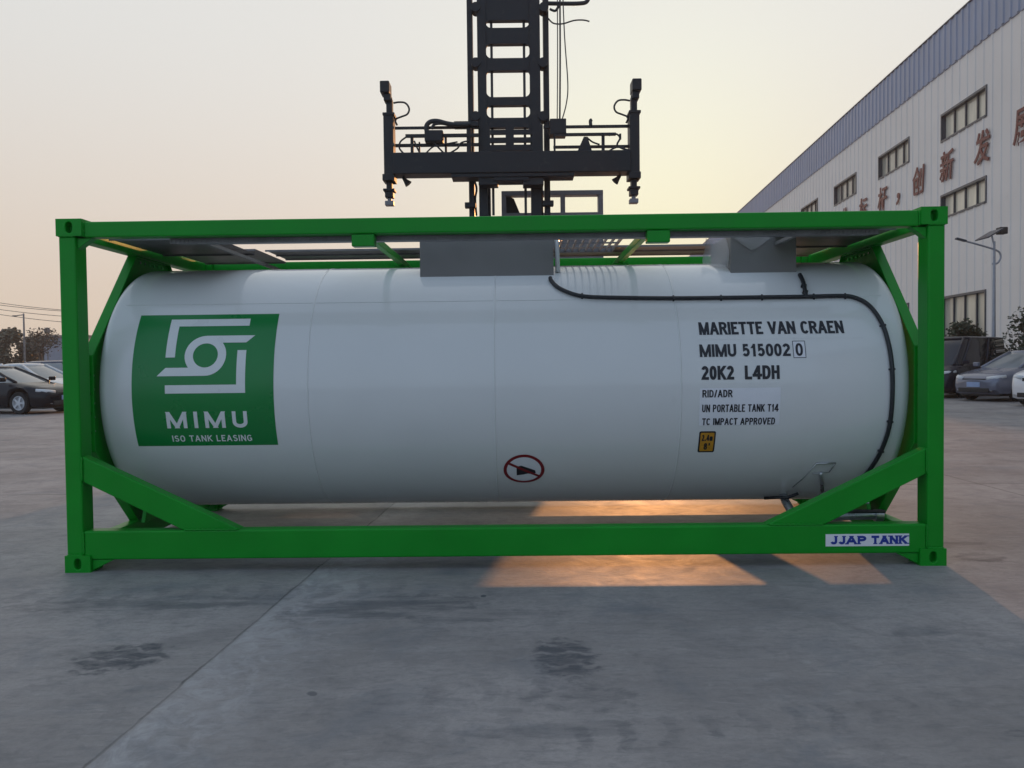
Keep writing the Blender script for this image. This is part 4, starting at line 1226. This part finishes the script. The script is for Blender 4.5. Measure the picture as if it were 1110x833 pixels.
def make_car(kind, name, col, label, cat, loc, heading, group=None, scale=1.0):
    c = CARS[kind]
    L, wb, wr = c['L'], c['wb'], c['wr']
    root = empty(name, (*loc, 0), heading)
    tag(root, label, cat, group)
    bodym = col
    xs_ = sorted(set([round(L - 2*L*i/46, 3) for i in range(47)] + [wb+wr+.05, wb-wr-.05, -wb+wr+.05, -wb-wr-.05]), reverse=True)
    secs = []
    for x in xs_:
        zt_ = interp(c['top'], x); w_ = interp(c['wid'], x)
        zb = .21 + (.10 if x > L-.15 else 0) + (.12 if x < -L+.15 else 0)
        for xw in (wb, -wb):
            d_ = abs(x-xw); ra = wr+.05
            if d_ < ra: zb = max(zb, wr + math.sqrt(ra*ra-d_*d_))
        zm = zb + (zt_-zb)*.55
        half = [(0, zb), (w_*.80, zb), (w_*.97, zb+.03), (w_, zb + (zm-zb)*.6), (w_*1.0, zm), (w_*.965, zt_-.07), (w_*.90, zt_-.015), (w_*.6, zt_+.015), (0, zt_+.03)]
        sec = [(x, -y, z) for y, z in half] + [(x, y, z) for y, z in half[-2:0:-1]]
        secs.append(sec + [sec[0]])
    mb = MB(); loft(mb, [s[:-1] + [s[0]] for s in secs])
    mb.build('body', bodym, root, smooth=True, autosmooth=42)
    MB().box2((-L+.25, -.66, .16), (L-.25, .66, .55)).build('underbody', PLASTIC, root)
    # glasshouse
    b0, b1 = c['gb']; r0, r1 = c['gr']; zr = c['zr']; zb_ = c['zbelt']
    wbelt = .80 if kind == 'sedan' else .84; wroof = .58 if kind == 'sedan' else (.64 if kind == 'crossover' else .74)
    def outline(t):
        z = zb_ + (zr-.03-zb_)*t
        f = b0+(r0-b0)*t; r = b1+(r1-b1)*t
        ww = wbelt+(wroof-wbelt)*t**1.3
        return [(f, -ww*.80, z), (f+.10, -ww*.4, z), (f+.13, 0, z), (f+.10, ww*.4, z), (f, ww*.80, z), (f-.22, ww, z), ((f+r)/2, ww*1.02, z), (r+.2, ww*.97, z), (r, ww*.75, z), (r-.05, 0, z), (r, -ww*.75, z), (r+.2, -ww*.97, z), ((f+r)/2, -ww*1.02, z), (f-.22, -ww, z)]
    gm = MB()
    rr = [[gm.bm.verts.new(p) for p in outline(t)] for t in (0, .35, .7, 1.0)]
    n = len(rr[0])
    for i in range(3):
        for j in range(n): gm.bm.faces.new((rr[i][j], rr[i][(j+1) % n], rr[i+1][(j+1) % n], rr[i+1][j]))
    gm.bm.faces.new(rr[-1])
    gm.build('windows', DARKGLASS if kind == 'van' else CARGLASS, root, smooth=True, autosmooth=50)
    # roof skin and pillars
    rm = MB()
    o1 = outline(1.0); cxm = (r0+r1)/2
    lv = []
    for kf, dz in ((1.03, -.02), (1.0, .025), (.80, .055), (.4, .07)):
        lv.append([rm.bm.verts.new((cxm+(p[0]-cxm)*kf, p[1]*kf, zr-.03+dz)) for p in o1])
    for i in range(3):
        for j in range(n): rm.bm.faces.new((lv[i][j], lv[i][(j+1) % n], lv[i+1][(j+1) % n], lv[i+1][j]))
    rm.bm.faces.new(lv[-1])
    rm.build('roof', bodym, root, smooth=True, autosmooth=60)
    pil = [(0, .05), (4, .05), (8, .09), (10, .09), (6, .05), (12, .05)] + ([(5, .05), (13, .05)] if kind == 'van' else [])
    for t_idx, wd in pil:
        pts = [Vector(outline(t)[t_idx]) for t in (0, .35, .7, 1.0)]
        MB().tube([Vector((p.x, p.y*1.006, p.z)) for p in pts], wd, 6).build('pillar', bodym, root, smooth=True)
    # lamps, grille, plate, mirrors
    zf = interp(c['top'], L-.12)
    for s in (-1, 1):
        wf = interp(c['wid'], L-.2)
        hm = MB()
        pts = [(L-.06, s*wf*.52, zf-.05), (L-.16, s*wf*.82, zf-.035), (L-.38, s*(interp(c['wid'], L-.38)*.965), zf+.015)]
        hm.tube(pts, [.055, .075, .045], 10)
        hm.build('headlight', LAMPGLASS, root, smooth=True)
        MB().tube([(L-.10, s*wf*.70, .36), (L-.03, s*wf*.70, .36)], .055, 12).build('fog_lamp', LAMPGLASS, root)
        tm = MB().tube([(-L+.05, s*.55, .86), (-L+.10, s*.72, .88), (-L+.30, s*.82, .92)], [.06, .07, .04], 8)
        tm.build('tail_light', TAILRED, root, smooth=True)
        mm = MB().box((b0-.18, s*(wbelt+.16), zb_+.10), (.12, .20, .13))
        mm.build('wing_mirror', bodym, root, bevel=.03)
        for dx in (.15, -.95):
            MB().box((dx, s*(interp(c['wid'], dx)+.008), zb_-.15), (.20, .025, .03)).build('door_handle', bodym, root, bevel=.006)
    zg = zf-.10
    MB().box((L-.055, 0, zg), (.10, .78, .10)).build('grille', PLASTIC, root, bevel=.015)
    MB().box((L-.045, 0, .33), (.12, 1.05, .13)).build('bumper_intake', PLASTIC, root, bevel=.02)
    MB().box((L+.012, 0, .49), (.02, .44, .14)).build('number_plate', PLATE, root, bevel=.004)
    # wheels
    def wheel(x, s):
        yy = s*(interp(c['wid'], x)-.10)
        o = MB().lathe([(wr*.64, -.10), (wr*.93, -.105), (wr, -.07), (wr, .07), (wr*.93, .105), (wr*.64, .10), (wr*.60, .0), (wr*.64, -.10)], (0, 0, 0), 'Y', 32, cap=False).build('wheel', TYRE, root, smooth=True, autosmooth=35)
        o.location = (x, yy, wr)
        rmb = MB()
        for k_ in range(5):
            a = 2*PI*k_/5
            rmb.bar((0, s*.085, 0), (wr*.60*math.cos(a), s*.075, wr*.60*math.sin(a)), .06, .025, up=(0, 1, 0))
        rmb.lathe([(0, s*.0), (wr*.59, s*.0), (wr*.59, s*.012), (0, s*.012)], (0, 0, 0), 'Y', 24)
        rmb.lathe([(.07, s*.06), (.07, s*.10), (0, s*.10)], (0, 0, 0), 'Y', 12)
        rmb.lathe([(wr*.58, s*.02), (wr*.66, s*.098), (wr*.60, s*.10), (wr*.56, s*.03)], (0, 0, 0), 'Y', 32)
        r_ = rmb.build('rim', ALLOY, o)
    for x in (wb, -wb):
        for s in (-1, 1): wheel(x, s)
    return root
def carpaint(name, col, metal=0.3, spec=0.5):
    m = paint(name, col, 0.22, metal=metal, var=0.04, scale=2, coat=0.1 if spec < 0.5 else 0.4, rvar=0.03)
    m.node_tree.nodes['Principled BSDF'].inputs['Specular IOR Level'].default_value = spec
    return m
PB = carpaint('black_car_paint', (0.003, 0.004, 0.009), 0.0, 0.3)
PS = carpaint('silver_car_paint', (0.62, 0.63, 0.64), 0.15)
PN = carpaint('navy_car_paint', (0.02, 0.035, 0.08))
PG = carpaint('grey_car_paint', (0.17, 0.185, 0.24), 0.3)
PW = carpaint('white_car_paint', (0.72, 0.72, 0.74), 0.0)
PV = carpaint('dark_van_paint', (0.010, 0.012, 0.024), 0.0, 0.35)
GL, GR_ = 'cars parked left of the tank', 'cars parked by the warehouse'
make_car('sedan', 'parked_car', PB, 'black saloon car parked nearest at the left edge of the photo', 'car', (-16.0, 25.2), R(-13), GL)
make_car('sedan', 'parked_car', PS, 'silver saloon car parked just behind the black one at the left', 'car', (-17.3, 29.0), R(-20), GL).scale = (1, 1, 1.06)
make_car('crossover', 'parked_car', PN, 'dark blue car furthest back in the left row, behind the silver one', 'car', (-18.3, 33.0), R(-18), GL)
make_car('sedan', 'parked_car', PG, 'dark grey saloon car parked between the black van and the white car', 'car', (16.62, 26.0), R(203), GR_).scale = (1, 1, 1.09)
make_car('crossover', 'parked_car', PW, 'white car cut off by the right edge of the photo', 'car', (16.35, 22.7), R(203), GR_)
make_car('van', 'parked_van', PV, 'black passenger van parked beside the grey saloon near the warehouse', 'van', (16.1, 28.9), R(217))

# ================================================================== TREES AND SHRUBS
def leaf_cloud(mb, centre, rad, n, size, rnd, squash=0.8):
    for _ in range(n):
        while True:
            p = Vector((rnd.uniform(-1, 1), rnd.uniform(-1, 1), rnd.uniform(-1, 1)))
            if 0.12 < p.length < 1: break
        p = p*(0.45+0.55*rnd.random()**0.5)
        q = Vector(centre) + Vector((p.x*rad, p.y*rad, p.z*rad*squash))
        a = Vector((rnd.gauss(0, 1), rnd.gauss(0, 1), rnd.gauss(0, 0.6))).normalized()
        b = a.cross(Vector((rnd.gauss(0, 1), rnd.gauss(0, 1), rnd.gauss(0, 1)))).normalized()
        s1 = size*rnd.uniform(0.6, 1.3); s2 = s1*0.5
        mb.bm.faces.new([mb.bm.verts.new(q+a*s1), mb.bm.verts.new(q+b*s2), mb.bm.verts.new(q-a*s1), mb.bm.verts.new(q-b*s2)])
def make_tree(name, label, loc, h, rad, leafm, seed, nclump=9, nleaf=130, lsize=0.11, trunk_h=0.35, group=None, cat='tree', squash=0.8):
    rnd = random.Random(seed)
    root = empty(name, (*loc, 0), rnd.uniform(0, 6.28))
    tag(root, label, cat, group)
    tb_ = MB()
    top = Vector((rnd.uniform(-.1, .1)*h, rnd.uniform(-.1, .1)*h, h*0.82))
    base_r = 0.022*h+0.03
    tb_.tube([(0, 0, -0.05), (0.01*h, 0, h*trunk_h*0.5), (top.x*0.4, top.y*0.4, h*trunk_h), tuple(top)], [base_r*1.25, base_r, base_r*0.8, base_r*0.2], 8)
    cents = []
    for i in range(nclump):
        a = rnd.uniform(0, 2*PI); t = rnd.uniform(0, 1)
        rr_ = rad*rnd.uniform(0.25, 0.8)*(1-0.5*t)
        cpt = Vector((math.cos(a)*rr_, math.sin(a)*rr_, h*(trunk_h+0.12+(0.80-trunk_h)*t*0.92)))
        cents.append(cpt)
        st = Vector((top.x*0.4, top.y*0.4, h*trunk_h))*(1-t*0.6)+top*t*0.6
        tb_.tube([tuple(st), tuple((st+cpt)/2+Vector((0, 0, -.03*h))), tuple(cpt)], [base_r*0.5, base_r*0.3, base_r*0.1], 6)
    tb_.build('trunk', BARK, root, smooth=True)
    cr_ = MB()
    for cpt in cents:
        leaf_cloud(cr_, cpt, rad*rnd.uniform(0.38, 0.62), nleaf, lsize, rnd, squash)
    cr_.build('crown', leafm, root, recalc=False)
    return root
# far row of trees beyond the parked cars on the left
rnd = random.Random(11)
kinds = [('round_tree', 'full dull green tree in the far row beyond the parked cars', LEAFG, 5.0, 1.9),
         ('round_tree', 'brownish half bare tree in the far row beyond the parked cars', LEAFB, 4.6, 1.7),
         ('round_tree', 'dark leafy tree in the far row beyond the parked cars', LEAFD, 5.3, 2.0)]
protos = []
GT = 'far row of trees beyond the parked cars'
xpos = [-60.0 + 1.6*i + rnd.uniform(-.5, .5) for i in range(46)]
for i, x in enumerate(xpos):
    kd = kinds[i % 3] if i < 3 else kinds[rnd.randrange(3)]
    y = 76 + rnd.uniform(-4, 5)
    if i < 3:
        t = make_tree(kd[0], kd[1], (x, y), kd[3], kd[4], kd[2], 40+i, 12, 150, 0.20, 0.16, GT)
        protos.append(t)
    else:
        kidx = kinds.index(kd)
        t = copy_tree(protos[kidx]); t.location = (x, y, 0)
        s = rnd.uniform(0.82, 1.06); t.scale = (s*1.1, s*1.1, s*rnd.uniform(0.85, 1.0)); t.rotation_euler = (0, 0, rnd.uniform(0, 6.28))
make_tree('bare_tree', 'thin dark tree with sparse brown leaves standing just behind the silver car', (-33.6*55/60+0.3, 52), 4.0, 1.7, LEAFB, 91, 12, 70, 0.10, 0.5)
# shrubs in front of the warehouse
make_tree('broadleaf_shrub', 'dark glossy shrub against the warehouse wall to the right of the lamp post', (19.1, 29.4), 3.35, 1.15, LEAFD, 21, 16, 130, 0.085, 0.22, 'shrubs along the warehouse wall', 'shrub')
make_tree('broadleaf_shrub', 'dark low shrub behind the black van under the ground floor window', (18.2, 32.2), 3.0, 1.0, LEAFD, 22, 13, 120, 0.085, 0.25, 'shrubs along the warehouse wall', 'shrub')
make_tree('broadleaf_shrub', 'dark shrub mostly hidden behind the green post beside the warehouse', (17.0, 34.0), 2.9, 0.95, LEAFD, 23, 12, 120, 0.085, 0.25, 'shrubs along the warehouse wall', 'shrub')

# ================================================================== STREET FURNITURE
# solar street lamp by the warehouse
LY = 30.3
b = at(1077.5, 300, LY)
SL = empty('solar_street_lamp', (b.x, LY, 0))
tag(SL, 'slim grey solar street lamp with a long curved arm in front of the warehouse', 'street lamp')
def sbuild(mb, name, mat, parent=None, **kk):
    bmesh.ops.translate(mb.bm, verts=mb.bm.verts, vec=(-b.x, -LY, 0))
    return mb.build(name, mat, parent or SL, **kk)
ztop = at(1077, 262, LY).z
sbuild(MB().tube([(b.x, LY, 0), (b.x, LY, 2.5), (b.x, LY, ztop)], [0.075, 0.065, 0.045], 12).box((b.x, LY, 0.02), (0.35, 0.35, 0.04)), 'pole', POLEGREY, smooth=True, autosmooth=40)
apts = [(1075.5, 286), (1081, 285.5), (1084.5, 280), (1083.5, 274), (1078, 270.8), (1066, 267.0), (1050, 262.5), (1037, 259)]
arm_ = sbuild(MB().tube([Vector(q) for q in smooth_path([tuple(at(x, y, LY)) for x, y in apts], 5)], 0.035, 8), 'lamp_arm', POLEGREY, smooth=True)
p0, p1 = at(1036, 258.6, LY), at(1047, 261.6, LY)
sbuild(MB().bar(p0, p1, 0.16, 0.07), 'lamp_head', FRAME, arm_, bevel=0.02)
pc = at(1073, 254.5, LY); pd = at(1085, 250.5, LY)
sbuild(MB().bar(at(1064, 259.5, LY), at(1081, 249.5, LY), 0.85, 0.05), 'solar_panel', SOLAR, bevel=0.005)
sbuild(MB().box(at(1086, 250.5, LY), (0.30, 0.30, 0.26)), 'battery_box', PLASTIC, bevel=0.03)
sbuild(MB().tube([at(1077, 264, LY), at(1075, 255, LY)], 0.03, 8), 'panel_bracket', POLEGREY)
# utility poles and wires on the left
def util_pole(px, Y, ztop_, label):
    p_ = at(px, 390, Y)
    r_ = empty('utility_pole', (p_.x, Y, 0)); tag(r_, label, 'utility pole', 'utility poles on the left')
    MB().tube([(0, 0, 0), (0, 0, ztop_)], [0.15, 0.10], 10).build('pole', CONCP, r_, smooth=True)
    m_ = MB(); m_.box((0, 0, ztop_-0.35), (1.5, 0.10, 0.10)); m_.box((0, 0, ztop_-1.0), (1.1, 0.10, 0.10)); m_.build('cross_arm', CONCP, r_)
    for dx in (-0.65, 0.65, -0.25, 0.25):
        MB().lathe([(0.05, ztop_-0.30), (0.06, ztop_-0.2), (0.03, ztop_-0.12), (0.0, ztop_-0.1)], (dx, 0, 0), 'Z', 8).build('insulator', PANELC, r_)
    return p_
WY = 66
pA = util_pole(-95, WY, 8.2, 'concrete utility pole beyond the left edge of the photo carrying the wires')
pB = util_pole(78, WY, 6.1, 'concrete utility pole hidden behind the left green corner post, at the end of the wires')
for k_, (dz0, dz1, dx) in enumerate(((-0.1, -0.1, -0.65), (-0.12, -0.12, 0.65), (-0.5, -0.55, -0.25), (-1.0, -1.1, 0.5))):
    pts = []
    for i in range(13):
        t = i/12
        a_0 = Vector((pA.x+dx, WY, 8.2+dz0)); a_1 = Vector((pB.x+dx, WY, 6.1+dz1))
        q = a_0.lerp(a_1, t); q.z -= 0.55*4*t*(1-t)*0.5
        pts.append(q)
    o = MB().tube(pts, 0.022, 5).build('overhead_wire', RUBBER)
    tag(o, 'thin overhead wire sagging across the sky at the far left', 'wire', 'overhead wires at the left')
lp_ = at(27, 390, 58)
LPo = empty('lamp_post', (lp_.x, 58, 0)); tag(LPo, 'thin lamp post with a short arm rising above the far trees at the left', 'lamp post')
zt_ = at(27, 340, 58).z
MB().tube([(0, 0, 0), (0, 0, zt_)], [0.09, 0.055], 8).build('pole', CONCP, LPo, smooth=True)
MB().tube([(0, 0, zt_-0.1), (-0.25, 0, zt_-0.12), (-0.55, 0, zt_-0.16)], 0.035, 6).box((-0.65, 0, zt_-0.17), (0.28, 0.14, 0.08)).build('lamp_arm', CONCP, LPo)
# small pale building with a dish on its roof
GH = empty('guard_house', (at(69, 390, 60).x, 60, 0)); tag(GH, 'small pale blue and cream building in front of the far trees beside the green post', 'building')
zh = at(56, 366, 60).z
MB().box2((-1.45, 0, 0), (0.0, 3, zh)).build('wall', PANELW, GH)
MB().box2((0.002, 0.0, 0), (1.6, 3, zh)).build('wall', PANELC, GH)
MB().box2((-1.6, -0.2, zh+0.002), (1.75, 3.2, zh+0.16)).build('roof', CONCP, GH)
fo = MB().box2((0.4, -0.03, 1.0), (1.3, 0.03, 2.0)).build('window', FRAME, GH)
MB().box2((0.46, -0.04, 1.06), (1.24, -0.032, 1.94)).build('pane', CARGLASS, fo)
bt = empty('round_sign', (at(52, 390, 57).x, 57, 0)); tag(bt, 'round dark disc on a thin pole showing above the roof of the small pale building', 'round sign')
zc_ = at(52, 358.5, 57).z
MB().tube([(0, 0, 0), (0, 0, zc_)], 0.045, 8).build('pole', CONCP, bt)
MB().lathe([(0.0, -0.08), (0.15, -0.08), (0.22, -0.03), (0.22, 0.03), (0.15, 0.08), (0.0, 0.08)], (0, 0, zc_), 'Y', 20).build('disc', CONCP, bt, smooth=True, autosmooth=50)

# ================================================================== EVENING HAZE
hzm = bpy.data.materials.new('evening_haze')
hzm.use_nodes = True
ht = hzm.node_tree
ht.nodes.remove(ht.nodes['Principled BSDF'])
pv = ht.nodes.new('ShaderNodeVolumePrincipled')
pv.inputs['Density'].default_value = 0.0009
pv.inputs['Color'].default_value = (0.92, 0.90, 0.88, 1)
pv.inputs['Anisotropy'].default_value = 0.3
ht.links.new(pv.outputs[0], ht.nodes['Material Output'].inputs['Volume'])
tag(MB().box2((-100, -32, -1.0), (120, 185, 20.5)).build('haze', hzm), kind='stuff')
